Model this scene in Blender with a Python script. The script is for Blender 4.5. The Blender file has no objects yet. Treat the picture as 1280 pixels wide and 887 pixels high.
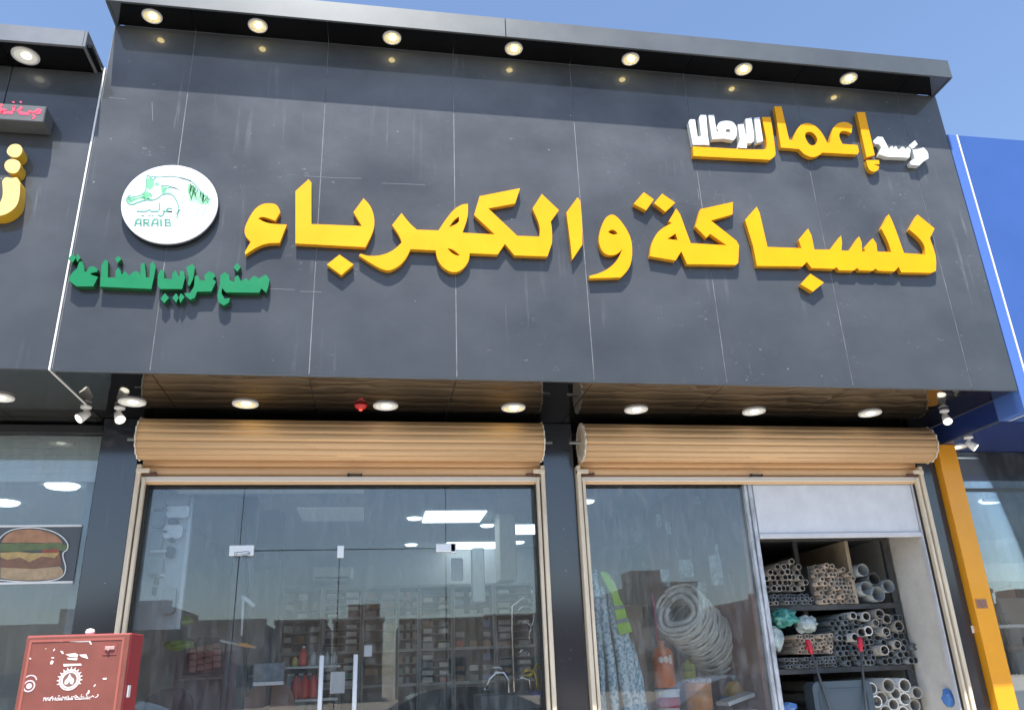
import bpy, bmesh, math, random
from mathutils import Vector, Matrix
from mathutils.geometry import tessellate_polygon
random.seed(7)
S = bpy.context.scene
COL = S.collection
PI = math.pi

# ------------------------------------------------------------------ camera
F_PX, YAW, PIT, ROL = 1003.07, 0.1767283, 0.37255982, -0.03896276
EYE = Vector((0, 0, 1.6))
_cy, _sy, _cp, _sp, _cr, _sr = math.cos(YAW), math.sin(YAW), math.cos(PIT), math.sin(PIT), math.cos(ROL), math.sin(ROL)
FW = Vector((_sy*_cp, _cy*_cp, _sp)); _rt = Vector((_cy, -_sy, 0)); _up = _rt.cross(FW)
RT = _cr*_rt + _sr*_up; UP = -_sr*_rt + _cr*_up
cam_d = bpy.data.cameras.new("camera"); cam = bpy.data.objects.new("camera", cam_d); COL.objects.link(cam)
cam.matrix_world = Matrix(((RT.x, UP.x, -FW.x, EYE.x), (RT.y, UP.y, -FW.y, EYE.y), (RT.z, UP.z, -FW.z, EYE.z), (0, 0, 0, 1)))
cam_d.sensor_width = 36; cam_d.lens = 36*F_PX/1280; cam_d.clip_start = 0.05; cam_d.clip_end = 3000
S.camera = cam
# ------------------------------------------------------------------ light
SUN_EL, SUN_AZ = math.radians(65), math.radians(190)       # azimuth measured from +Y towards +X
W = bpy.data.worlds.new("World"); S.world = W; W.use_nodes = True
nt = W.node_tree; nt.nodes.clear()
sky = nt.nodes.new('ShaderNodeTexSky'); sky.sky_type = 'NISHITA'; sky.sun_disc = False
sky.sun_elevation = SUN_EL; sky.sun_rotation = SUN_AZ; sky.air_density = 1.0; sky.dust_density = 1.0; sky.ozone_density = 3.0
bg = nt.nodes.new('ShaderNodeBackground'); bg.inputs[1].default_value = 0.15
wo = nt.nodes.new('ShaderNodeOutputWorld')
nt.links.new(sky.outputs[0], bg.inputs[0]); nt.links.new(bg.outputs[0], wo.inputs[0])
sd = bpy.data.lights.new("sun", 'SUN'); sd.energy = 5.0; sd.angle = math.radians(0.5); sd.color = (1, .96, .9)
sun = bpy.data.objects.new("sun", sd); COL.objects.link(sun)
tosun = Vector((math.sin(SUN_AZ)*math.cos(SUN_EL), math.cos(SUN_AZ)*math.cos(SUN_EL), math.sin(SUN_EL)))
sun.rotation_euler = tosun.to_track_quat('Z', 'Y').to_euler(); sun.location = tosun*40
S.view_settings.view_transform = 'Standard'; S.view_settings.look = 'None'
S.view_settings.exposure = 0.82; S.view_settings.gamma = 1
S.cycles.max_bounces = 8; S.cycles.transparent_max_bounces = 16

# ------------------------------------------------------------------ helpers
def ray(px, py): return (px-640)/F_PX*RT - (py-443.5)/F_PX*UP + FW
def at(px, py, Y):
    d = ray(px, py); return EYE + d*(Y/d.y)
def onz(px, py, Z):
    d = ray(px, py); return EYE + d*((Z-1.6)/d.z)

def srgb(r, g, b):
    f = lambda c: (c/255/12.92 if c/255 <= .04045 else ((c/255+.055)/1.055)**2.4)
    return (f(r), f(g), f(b), 1)

MATS = {}
def mat(name, col, rough=.5, metal=0., spec=.5, var=.0, vscale=6., bump=0., bscale=40., stretch=(1, 1, 1), emit=0., coat=0., coords='pos'):
    if name in MATS: return MATS[name]
    m = bpy.data.materials.new(name); m.use_nodes = True; MATS[name] = m
    n = m.node_tree.nodes; l = m.node_tree.links; b = n['Principled BSDF']
    c = tuple(col) if len(col) == 4 else tuple(col)+(1,)
    b.inputs['Base Color'].default_value = c; b.inputs['Roughness'].default_value = rough
    b.inputs['Metallic'].default_value = metal; b.inputs['Specular IOR Level'].default_value = spec
    if coat: b.inputs['Coat Weight'].default_value = coat; b.inputs['Coat Roughness'].default_value = .05
    if emit: b.inputs['Emission Color'].default_value = c; b.inputs['Emission Strength'].default_value = emit
    if var or bump:
        g = n.new('ShaderNodeNewGeometry') if coords == 'pos' else n.new('ShaderNodeTexCoord')
        mp = n.new('ShaderNodeMapping'); mp.inputs['Scale'].default_value = stretch
        l.new(g.outputs['Position' if coords == 'pos' else 'Object'], mp.inputs[0])
    if var:
        t = n.new('ShaderNodeTexNoise'); t.inputs['Scale'].default_value = vscale; t.inputs['Detail'].default_value = 6; t.inputs['Roughness'].default_value = .65
        l.new(mp.outputs[0], t.inputs[0])
        mx = n.new('ShaderNodeMix'); mx.data_type = 'RGBA'
        mx.inputs['A'].default_value = tuple(x*(1-var) for x in c[:3])+(1,); mx.inputs['B'].default_value = tuple(min(1, x*(1+var)) for x in c[:3])+(1,)
        rp = n.new('ShaderNodeMapRange'); rp.inputs[1].default_value = .3; rp.inputs[2].default_value = .7
        l.new(t.outputs[0], rp.inputs[0]); l.new(rp.outputs[0], mx.inputs['Factor']); l.new(mx.outputs['Result'], b.inputs['Base Color'])
        r2 = n.new('ShaderNodeMapRange'); r2.inputs[3].default_value = rough*.8; r2.inputs[4].default_value = min(1, rough*1.25)
        l.new(t.outputs[0], r2.inputs[0]); l.new(r2.outputs[0], b.inputs['Roughness'])
    if bump:
        t2 = n.new('ShaderNodeTexNoise'); t2.inputs['Scale'].default_value = bscale; t2.inputs['Detail'].default_value = 4
        l.new(mp.outputs[0], t2.inputs[0]); bp = n.new('ShaderNodeBump'); bp.inputs['Strength'].default_value = bump; bp.inputs['Distance'].default_value = .02
        l.new(t2.outputs[0], bp.inputs['Height']); l.new(bp.outputs[0], b.inputs['Normal'])
    return m

def glass_mat(name, tint=(.965, .98, .975, 1), boost=1.5, dirt=.05):
    m = bpy.data.materials.new(name); m.use_nodes = True; n = m.node_tree.nodes; l = m.node_tree.links; n.clear()
    o = n.new('ShaderNodeOutputMaterial'); tr = n.new('ShaderNodeBsdfTransparent'); tr.inputs[0].default_value = tint
    gl = n.new('ShaderNodeBsdfGlossy'); gl.inputs['Roughness'].default_value = .0; gl.inputs[0].default_value = (.9, .96, 1, 1)
    fr = n.new('ShaderNodeFresnel'); fr.inputs[0].default_value = 1.5
    mu = n.new('ShaderNodeMath'); mu.operation = 'MULTIPLY'; mu.inputs[1].default_value = boost; mu.use_clamp = True
    l.new(fr.outputs[0], mu.inputs[0])
    mx = n.new('ShaderNodeMixShader'); l.new(mu.outputs[0], mx.inputs[0]); l.new(tr.outputs[0], mx.inputs[1]); l.new(gl.outputs[0], mx.inputs[2])
    df = n.new('ShaderNodeBsdfDiffuse'); df.inputs[0].default_value = (.6, .62, .62, 1)
    g = n.new('ShaderNodeNewGeometry'); mp = n.new('ShaderNodeMapping'); mp.inputs['Scale'].default_value = (5, 1, 1.2)
    t = n.new('ShaderNodeTexNoise'); t.inputs['Scale'].default_value = 3; t.inputs['Detail'].default_value = 8; t.inputs['Roughness'].default_value = .7
    l.new(g.outputs['Position'], mp.inputs[0]); l.new(mp.outputs[0], t.inputs[0])
    rp = n.new('ShaderNodeMapRange'); rp.inputs[1].default_value = .45; rp.inputs[2].default_value = .8; rp.inputs[3].default_value = dirt*.4; rp.inputs[4].default_value = dirt*2.6
    l.new(t.outputs[0], rp.inputs[0])
    m2 = n.new('ShaderNodeMixShader'); l.new(rp.outputs[0], m2.inputs[0]); l.new(mx.outputs[0], m2.inputs[1]); l.new(df.outputs[0], m2.inputs[2])
    l.new(m2.outputs[0], o.inputs[0]); return m

def panel_mat(name, col, dust, rough=.1, streak=.5, wave=.0):
    """glossy aluminium composite with a dusty film, run marks and specks"""
    m = bpy.data.materials.new(name); m.use_nodes = True; n = m.node_tree.nodes; l = m.node_tree.links; b = n['Principled BSDF']
    g = n.new('ShaderNodeNewGeometry')
    def noise(scale, det, st, rg=.6):
        mp = n.new('ShaderNodeMapping'); mp.inputs['Scale'].default_value = st; l.new(g.outputs['Position'], mp.inputs[0])
        t = n.new('ShaderNodeTexNoise'); t.inputs['Scale'].default_value = scale; t.inputs['Detail'].default_value = det; t.inputs['Roughness'].default_value = rg
        l.new(mp.outputs[0], t.inputs[0]); return t.outputs[0]
    def rng(s, a, bb, c=0., d=1.):
        r = n.new('ShaderNodeMapRange'); r.inputs[1].default_value = a; r.inputs[2].default_value = bb; r.inputs[3].default_value = c; r.inputs[4].default_value = d
        l.new(s, r.inputs[0]); return r.outputs[0]
    def mth(op, a, bb):
        q = n.new('ShaderNodeMath'); q.operation = op; q.use_clamp = True
        for i, v in enumerate((a, bb)):
            if isinstance(v, (int, float)): q.inputs[i].default_value = v
            else: l.new(v, q.inputs[i])
        return q.outputs[0]
    cloud = rng(noise(.9, 7, (1, 1, 1.2)), .32, .7, .25, 1.)
    sz = n.new('ShaderNodeSeparateXYZ'); l.new(g.outputs['Position'], sz.inputs[0])
    cloud = mth('MULTIPLY', cloud, rng(sz.outputs[2], 3.6, 6.0, .42, 1.1))   # cloud mix weaker, so the colour gets darker, towards the lower edge
    runs = mth('MULTIPLY', rng(noise(3.5, 3, (5, 1, .3)), .60, .80), rng(noise(1.3, 3, (1, 1, 1)), .50, .70))
    scr = mth('MULTIPLY', rng(noise(7, 5, (2.5, 1, 6)), .64, .74), rng(noise(2.1, 2, (1, 1, 1)), .55, .62))
    vo = n.new('ShaderNodeTexVoronoi'); vo.inputs['Scale'].default_value = 7; l.new(g.outputs['Position'], vo.inputs[0])
    sp = rng(vo.outputs['Distance'], .038, .018)
    sp = mth('MULTIPLY', sp, rng(noise(2.7, 2, (1, 1, 1)), .46, .52))
    base = n.new('ShaderNodeMix'); base.data_type = 'RGBA'; base.inputs['A'].default_value = tuple(col)+(1,); base.inputs['B'].default_value = tuple(dust)+(1,)
    l.new(cloud, base.inputs['Factor'])
    m2 = n.new('ShaderNodeMix'); m2.data_type = 'RGBA'; l.new(base.outputs['Result'], m2.inputs['A']); m2.inputs['B'].default_value = (.3, .31, .32, 1)
    l.new(mth('MULTIPLY', mth('ADD', runs, scr), streak), m2.inputs['Factor'])
    m3 = n.new('ShaderNodeMix'); m3.data_type = 'RGBA'; l.new(m2.outputs['Result'], m3.inputs['A']); m3.inputs['B'].default_value = (.65, .66, .66, 1)
    l.new(mth('MULTIPLY', sp, min(1, streak*1.4)), m3.inputs['Factor']); l.new(m3.outputs['Result'], b.inputs['Base Color'])
    b.inputs['Roughness'].default_value = rough; l.new(rng(cloud, 0, 1, rough*.7, rough*1.5), b.inputs['Roughness'])
    b.inputs['Specular IOR Level'].default_value = .9
    if wave:
        bp = n.new('ShaderNodeBump'); bp.inputs['Strength'].default_value = wave; bp.inputs['Distance'].default_value = .05
        l.new(noise(1.6, 2, (1, 1, 1)), bp.inputs['Height']); l.new(bp.outputs[0], b.inputs['Normal'])
    MATS[name] = m; return m

class MB:
    def __init__(s): s.v = []; s.f = []; s.m = []; s.sm = []
    def add(s, vs, fs, mi=0, smooth=False):
        o = len(s.v); s.v += [tuple(v) for v in vs]
        for f in fs: s.f.append([i+o for i in f]); s.m.append(mi); s.sm.append(smooth)
        return s
    def box(s, x0, x1, y0, y1, z0, z1, mi=0, b=0.):
        if b <= 0:
            return s.add([(x, y, z) for x in (x0, x1) for y in (y0, y1) for z in (z0, z1)],
                         [(0, 1, 3, 2), (4, 6, 7, 5), (0, 4, 5, 1), (2, 3, 7, 6), (0, 2, 6, 4), (1, 5, 7, 3)], mi)
        bm = bmesh.new(); bmesh.ops.create_cube(bm, size=1)
        for v in bm.verts: v.co = Vector(((x0+x1)/2+v.co.x*(x1-x0), (y0+y1)/2+v.co.y*(y1-y0), (z0+z1)/2+v.co.z*(z1-z0)))
        bmesh.ops.bevel(bm, geom=bm.edges[:], offset=b, segments=1, affect='EDGES')
        bm.verts.index_update(); s.add([v.co[:] for v in bm.verts], [[v.index for v in f.verts] for f in bm.faces], mi); bm.free(); return s
    def cyl(s, p0, p1, r0, r1=None, n=16, mi=0, cap=True, smooth=True):
        p0, p1 = Vector(p0), Vector(p1); r1 = r0 if r1 is None else r1
        d = (p1-p0).normalized(); a = d.orthogonal().normalized(); c = d.cross(a)
        vs = []
        for p, r in ((p0, r0), (p1, r1)):
            for i in range(n):
                t = 2*PI*i/n; vs.append(p+(a*math.cos(t)+c*math.sin(t))*r)
        s.add(vs, [(i, (i+1) % n, n+(i+1) % n, n+i) for i in range(n)], mi, smooth)
        if cap: s.add(vs[:n], [list(range(n))[::-1]], mi); s.add(vs[n:], [list(range(n))], mi)
        return s
    def pipe(s, p0, p1, r, rin, n=10, mi=0, mi2=None):
        p0, p1 = Vector(p0), Vector(p1); d = (p1-p0).normalized(); a = d.orthogonal().normalized(); c = d.cross(a); vs = []
        q = p0+d*min(.35, (p1-p0).length)
        for p, rr in ((p1, r), (p0, r), (p0, rin), (q, rin)):
            for i in range(n):
                t = 2*PI*i/n; vs.append(p+(a*math.cos(t)+c*math.sin(t))*rr)
        o = len(s.v); s.v += [tuple(v) for v in vs]
        for k in range(3):
            for i in range(n):
                s.f.append([o+k*n+i, o+k*n+(i+1) % n, o+(k+1)*n+(i+1) % n, o+(k+1)*n+i]); s.m.append(mi if k < 2 or mi2 is None else mi2); s.sm.append(k != 1)
        s.f.append([o+3*n+i for i in range(n)]); s.m.append(mi if mi2 is None else mi2); s.sm.append(False)
        return s
    def lathe(s, prof, c=(0, 0, 0), n=20, mi=0, axis='z', smooth=True, cap=True):
        c = Vector(c); vs = []
        for r, h in prof:
            for i in range(n):
                t = 2*PI*i/n; x, y = r*math.cos(t), r*math.sin(t)
                vs.append(c+(Vector((x, y, h)) if axis == 'z' else Vector((x, -h, y)) if axis == 'y' else Vector((h, x, y))))
        k = len(prof)
        s.add(vs, [(j*n+i, j*n+(i+1) % n, (j+1)*n+(i+1) % n, (j+1)*n+i) for j in range(k-1) for i in range(n)], mi, smooth)
        if cap and prof[0][0] > 1e-5: s.add(vs[:n], [list(range(n))[::-1]], mi)
        if cap and prof[-1][0] > 1e-5: s.add(vs[-n:], [list(range(n))], mi)
        return s
    def tube(s, pts, r, n=8, mi=0, closed=False):
        pts = [Vector(p) for p in pts]; k = len(pts); rs = r if isinstance(r, (list, tuple)) else [r]*k; vs = []; prev = None
        for i, p in enumerate(pts):
            d = (pts[min(i+1, k-1)]-pts[max(i-1, 0)])
            if closed: d = pts[(i+1) % k]-pts[i-1]
            d.normalize()
            a = d.orthogonal().normalized() if prev is None else (prev-d*prev.dot(d)).normalized()
            prev = a; c = d.cross(a)
            for j in range(n):
                t = 2*PI*j/n; vs.append(p+(a*math.cos(t)+c*math.sin(t))*rs[i])
        m = k if closed else k-1
        s.add(vs, [(i*n+j, i*n+(j+1) % n, ((i+1) % k)*n+(j+1) % n, ((i+1) % k)*n+j) for i in range(m) for j in range(n)], mi, True)
        if not closed: s.add(vs[:n], [list(range(n))[::-1]], mi); s.add(vs[-n:], [list(range(n))], mi)
        return s
    def prism(s, loops, y0, y1, mi=0, mside=None, bev=0.):
        """loops: [outer, hole, ...] of (x, z); front at y0 (towards the street), back at y1"""
        tris = tessellate_polygon([[Vector((x, z, 0)) for x, z in L] for L in loops])
        flat = [p for L in loops for p in L]
        s.add([(x, y0, z) for x, z in flat], [list(t) for t in tris], mi)
        s.add([(x, y1, z) for x, z in flat], [list(t)[::-1] for t in tris], mi if mside is None else mside)
        ms = mi if mside is None else mside
        for L in loops:
            k = len(L)
            s.add([(x, y0, z) for x, z in L]+[(x, y1, z) for x, z in L], [(i, (i+1) % k, k+(i+1) % k, k+i) for i in range(k)], ms)
        return s
    def ribbon(s, pts, w, y, th=.0015, mi=0):
        """flat painted stroke on a vertical plane: pts (x, z)"""
        k = len(pts); L = []; R = []
        for i in range(k):
            a = Vector(pts[max(i-1, 0)]); b = Vector(pts[min(i+1, k-1)]); d = (b-a)
            d = d.normalized() if d.length > 1e-9 else Vector((1, 0)); nn = Vector((-d.y, d.x))*(w/2); p = Vector(pts[i])
            L.append(p+nn); R.append(p-nn)
        vs = [(p.x, y, p.y) for p in L]+[(p.x, y, p.y) for p in R]
        vs += [(p.x, y+th, p.y) for p in L]+[(p.x, y+th, p.y) for p in R]
        fs = []
        for i in range(k-1):
            fs += [(i, i+1, k+i+1, k+i), (2*k+i, 2*k+i+1, i+1, i), (k+i, k+i+1, 3*k+i+1, 3*k+i)]
        s.add(vs, fs, mi); return s
    def build(s, name, mats, parent=None, origin=None):
        me = bpy.data.meshes.new(name); off = Vector(origin) if origin is not None else Vector((0, 0, 0))
        me.from_pydata([tuple(Vector(v)-off) for v in s.v], [], s.f)
        if not isinstance(mats, (list, tuple)): mats = [mats]
        for m in mats: me.materials.append(m)
        me.polygons.foreach_set('material_index', s.m); me.polygons.foreach_set('use_smooth', s.sm); me.update()
        bm = bmesh.new(); bm.from_mesh(me); bmesh.ops.remove_doubles(bm, verts=bm.verts, dist=1e-6); bmesh.ops.recalc_face_normals(bm, faces=bm.faces); bm.to_mesh(me); bm.free()
        o = bpy.data.objects.new(name, me); COL.objects.link(o); o.location = off
        if parent is not None:
            o.parent = parent; o.location = off
            if origin is None: o.location = (0, 0, 0)
            # geometry is given in world space: take the parent's place off again
            pw = Vector((0, 0, 0)); q = parent
            while q is not None: pw += q.location; q = q.parent
            o.location = off-pw
        return o

def tag(o, label, cat, group=None):
    o['label'] = label; o['category'] = cat
    if group: o['group'] = group
    return o
def thing(name, loc, label, cat, group=None):
    o = bpy.data.objects.new(name, None); COL.objects.link(o); o.location = loc; o.empty_display_size = .1
    return tag(o, label, cat, group)
def struct(o): o['kind'] = 'structure'; return o
def dup(o, loc=None, label=None, parent=None):
    c = o.copy(); COL.objects.link(c)
    if parent is not None: c.parent = parent
    if loc is not None: c.location = loc
    if label: c['label'] = label
    for ch in list(o.children): dup(ch, None, None, c)
    return c

def smooth_loop(pts, n=4):
    out = []; k = len(pts)
    for i, p in enumerate(pts):
        if len(p) == 2: out.append((p[0], p[1])); continue
        a = pts[i-1]; b = pts[(i+1) % k]
        A = ((p[0]+a[0])/2, (p[1]+a[1])/2); B = ((p[0]+b[0])/2, (p[1]+b[1])/2)
        for j in range(n+1):
            t = j/n; out.append(((1-t)**2*A[0]+2*t*(1-t)*p[0]+t*t*B[0], (1-t)**2*A[1]+2*t*(1-t)*p[1]+t*t*B[1]))
    res = []
    for p in out:
        if not res or abs(p[0]-res[-1][0])+abs(p[1]-res[-1][1]) > .01: res.append(p)
    return res
def frame(ox, oy, sc): return lambda p: (ox+p[0]*sc, oy+p[1]*sc)
def to_plane(loop, fr, Y):
    r = []
    for p in smooth_loop(loop):
        q = at(*fr(p), Y); r.append((q.x, q.z))
    return r

# ------------------------------------------------------------------ materials
M_panel = panel_mat('charcoal_panel', (.036, .040, .045), (.120, .128, .138), .04, .55, wave=.03)
MATS['charcoal_panel'].node_tree.nodes['Principled BSDF'].inputs['Specular IOR Level'].default_value = .36
M_column = panel_mat('column_panel', (.025, .028, .036), (.045, .050, .060), .14, .25)
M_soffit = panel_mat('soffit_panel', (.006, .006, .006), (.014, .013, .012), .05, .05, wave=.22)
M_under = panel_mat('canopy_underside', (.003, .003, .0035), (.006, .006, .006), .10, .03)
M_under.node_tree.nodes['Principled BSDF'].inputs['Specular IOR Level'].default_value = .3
M_fascia = mat('grey_fascia_metal', (.09, .102, .11), .4, .2, var=.12, vscale=2)
M_seal = mat('joint_sealant', (.19, .20, .21), .7, var=.6, vscale=5)
M_dark = mat('dark_metal', (.03, .032, .035), .4)
M_black = mat('black_plastic', (.012, .012, .013), .5)
M_white = mat('white_plastic', (.78, .78, .76), .35)
M_paintw = mat('white_painted_sheet', (.72, .74, .78), .5, var=.10, vscale=4, stretch=(1, 1, .8))
M_wall = mat('room_wall_paint', (.50, .50, .48), .8, var=.08, vscale=2)
M_wall_grey = mat('grey_room_wall', (.42, .45, .46), .8, var=.06)
M_ceil = mat('room_ceiling', (.66, .74, .76), .7, var=.05)
M_floor = mat('room_floor_tile', (.35, .34, .32), .3, var=.1)
M_stain = mat('stained_wall_plaster', (.74, .71, .65), .85, var=.16, vscale=2.2, bump=.25, bscale=14)
M_slat = mat('tan_shutter_paint', (.68, .44, .235), .33, var=.16, vscale=3, stretch=(.10, 4, 14))
M_slat_edge = mat('shutter_slat_end', (.55, .46, .34), .55, var=.3, vscale=30)
M_cream = mat('cream_aluminium', (.72, .62, .47), .4, var=.18, vscale=5, stretch=(3, 3, .6))
M_gasket = mat('dark_gasket', (.02, .018, .016), .6)
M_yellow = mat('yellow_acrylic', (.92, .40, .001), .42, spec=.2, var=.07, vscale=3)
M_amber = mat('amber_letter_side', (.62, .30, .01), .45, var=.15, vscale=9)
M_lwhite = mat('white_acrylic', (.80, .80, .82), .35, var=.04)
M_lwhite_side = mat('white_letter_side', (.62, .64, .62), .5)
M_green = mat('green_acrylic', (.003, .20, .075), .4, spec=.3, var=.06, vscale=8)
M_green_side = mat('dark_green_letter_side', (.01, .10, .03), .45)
M_print = mat('green_print', (.16, .55, .28), .5)
M_print2 = mat('teal_green_print', (.09, .33, .24), .5)
M_printl = mat('pale_green_print', (.42, .72, .48), .5)
M_glass = glass_mat('window_glass')
M_glass_r = glass_mat('dusty_window_glass', dirt=.075)
M_orange = mat('orange_cladding', (.85, .36, .015), .35, coat=.2, var=.06, vscale=2)
M_blue = mat('blue_fascia', (.042, .105, .33), .3, var=.06, vscale=1.5)
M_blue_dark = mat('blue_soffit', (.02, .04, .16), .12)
M_red = mat('red_cabinet_paint', (.20, .058, .042), .55, var=.16, vscale=6, coat=.1)
M_redside = mat('red_cabinet_side', (.32, .028, .032), .45, var=.1)
M_decal = mat('pale_decal', (.78, .70, .68), .6)
M_pave = mat('concrete_paving', (.50, .47, .42), .85, var=.12, vscale=3, bump=.2, bscale=30)
M_asph = mat('asphalt', (.07, .068, .065), .85, var=.2, vscale=30, bump=.3, bscale=90)
M_sand = mat('sandy_ground', (.42, .34, .25), .95, var=.15, vscale=.5)
M_kerb = mat('kerb_concrete', (.42, .41, .38), .8, var=.1)
M_line = mat('road_paint', (.75, .75, .72), .7)
M_lens = mat('lamp_lens_warm', (1.0, .80, .34), .3, emit=9)
M_lens_c = mat('lamp_lens_cream', (1.0, .95, .78), .3, emit=1.8)
M_led = mat('led_panel_light', (.85, .96, 1.0), .5, emit=1.5)
M_chrome = mat('chrome', (.75, .76, .78), .12, 1.)
M_brass = mat('brass', (.75, .52, .06), .25, .8)
M_clear = mat('cloudy_plastic', (.30, .33, .33), .2, coat=.4, var=.2, vscale=12)

# ------------------------------------------------------------------ ground and street
g = MB(); g.add([(-1500, -1500, -.16), (1500, -1500, -.16), (1500, 1500, -.16), (-1500, 1500, -.16)], [(0, 1, 2, 3)]); struct(g.build('ground', M_sand))
g = MB(); g.box(-60, 60, 2.5, 22, -.15, 0); struct(g.build('pavement', M_pave))
g = MB()
for i in range(40): g.box(-60+i*3, -60+i*3+2.985, 2.28, 2.497, -.15, .012, b=.012)
struct(g.build('kerb', M_kerb))
g = MB(); g.add([(-300, -22, -.15), (300, -22, -.15), (300, 2.28, -.15), (-300, 2.28, -.15)], [(0, 1, 2, 3)]); struct(g.build('road', M_asph))
g = MB()
for i in range(40): g.add([(-100+i*5, -15.1, -.146), (-98+i*5, -15.1, -.146), (-98+i*5, -14.95, -.146), (-100+i*5, -14.95, -.146)], [(0, 1, 2, 3)])
struct(g.build('lane_marking', M_line))

# ------------------------------------------------------------------ the shop building
XL, XR, ZB, ZT, YF, YC, YG = -2.18, 5.205, 3.59, 6.563, 5.5, 6.62, 6.69
SEAM = [XL, -1.55, -.485, .567, 1.603, 2.663, 3.729, 4.79, XR]
shop = thing('shop_building', (1.5, 6.7, 0), 'dark grey clad shop front with the big yellow lettering and two open tan roller shutters', 'shop building')
b = MB(); b.box(XL+.005, XR-.005, YF+.003, YF+.09, ZB+.01, ZT+.002); b.build('sealant_joint', M_seal, shop)
for i in range(8):
    b = MB(); b.box(SEAM[i]+(.0035 if i else .010), SEAM[i+1]-(.0035 if i < 7 else 0), YF, YF+.0028, ZB, ZT); b.build('wall_panel', M_panel, shop)
M_chalk = mat('pale_scuff', (.19, .20, .21), .8)
for pts in ([(136,122),(158,124)], [(190,128),(191,151)], [(380,220),(420,222.5),(452,223)], [(478,229),(531,231)], [(300,359),(368,362)], [(375,364),(402,365)], [(872,236),(874,249)]):
    b = MB(); q_ = [at(x, y, YF-.0008) for x, y in pts]; b.ribbon([(p.x, p.z) for p in q_], .0035, YF-.0008, .0007); b.build('scuff_mark', M_chalk, shop)
# canopy over the sign
zc = at(1183, 77, 5.24).z; xj = at(632, 45, 5.24).x
for a, c in ((XL+.01, xj-.002), (xj+.002, XR-.02)):
    b = MB(); b.box(a, c, 5.225, 5.245, ZT-.012, zc, b=.003); b.build('canopy_fascia', M_fascia, shop)
    b = MB(); b.box(a, c, 5.247, 5.75, zc-.02, zc+.004); b.build('canopy_top', M_fascia, shop)
for i in range(8):
    b = MB(); b.box(max(SEAM[i], XL+.03)+.003, min(SEAM[i+1], XR-.04)-.003, 5.246, YF-.001, ZT+.004, ZT+.03); b.build('canopy_panel', M_under, shop)
b = MB(); b.box(XL+.01, XL+.03, 5.247, YF+.04, ZT-.012, zc); b.box(XR-.04, XR-.02, 5.247, YF+.04, ZT-.012, zc)
b.build('canopy_end', M_fascia, shop)
b = MB()
for tri in (((XR-.24, 5.246), (XR-.04, 5.246), (XR-.04, YF)), ((XL+.03, 5.246), (XL+.12, 5.246), (XL+.03, YF))):
    k = [(x, y, z) for z in (ZT-.006, ZT+.002) for x, y in tri]
    b.add(k, [(0, 2, 1), (3, 4, 5), (0, 1, 4, 3), (1, 2, 5, 4), (2, 0, 3, 5)])
b.build('canopy_mitre', M_fascia, shop)
b = MB(); b.box(XL+.01, XR-.02, 5.75, 14, ZT-.1, ZT+.05); b.build('roof', M_kerb, shop)
# soffit
for i in range(8):
    b = MB(); b.box(SEAM[i]+.003, SEAM[i+1]-.003, YF+.004, 6.92, ZB+.004, ZB+.024); b.build('soffit_panel', M_soffit, shop)
b = MB(); b.box(XL, XR, YF+.1, 6.92, ZB+.03, ZB+.05); b.build('soffit_joint', M_seal, shop)
b = MB(); b.box(XL+.002, XR-.002, YF+.001, YF+.03, ZB-.006, ZB+.003); b.build('drip_edge', M_fascia, shop)
b = MB(); b.box(XL+.01, XR-.01, 6.93, 7.02, 3.1, ZT-.1); b.build('front_wall', M_dark, shop)
# columns
for a, c in ((-2.157, -1.865), (1.417, 1.688), (4.968, 5.158)):
    b = MB(); b.box(a, c, YC, 6.95, 0, ZB+.002, b=.004); b.build('column', M_column, shop)
# room shell
b = MB(); b.box(-2.3, 5.3, 12.5, 12.7, 0, 6.4); b.build('back_wall', M_wall_grey, shop)
b = MB(); b.box(-2.32, -2.16, 6.96, 12.5, 0, 6.4); b.box(5.17, 5.3, 6.96, 12.5, 0, 6.4); b.build('side_wall', M_wall_grey, shop)
b = MB(); b.box(-2.15, 5.16, 7.03, 12.49, 3.35, 3.42); b.build('ceiling', M_ceil, shop)
b = MB(); b.box(-2.15, 5.16, 6.75, 12.49, .004, .03); b.build('room_floor', M_floor, shop)
M_part = mat('red_brown_partition', (.34, .21, .19), .75, var=.15, vscale=3)
b = MB(); b.box(3.23, 3.31, 6.80, 9.4, .03, 3.345); b.build('partition', M_part, shop)
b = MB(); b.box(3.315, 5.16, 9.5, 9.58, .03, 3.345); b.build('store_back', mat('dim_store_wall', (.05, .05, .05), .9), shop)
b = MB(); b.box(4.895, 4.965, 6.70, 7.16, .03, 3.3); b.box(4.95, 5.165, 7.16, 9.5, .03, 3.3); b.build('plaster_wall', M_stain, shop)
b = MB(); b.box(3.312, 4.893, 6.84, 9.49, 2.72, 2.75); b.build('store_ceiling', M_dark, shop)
b = MB(); b.box(-1.30, -1.02, 9.3, 9.6, .03, 3.345); b.build('interior_pillar', mat('grey_pillar', (.16, .18, .19), .6), shop)

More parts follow.
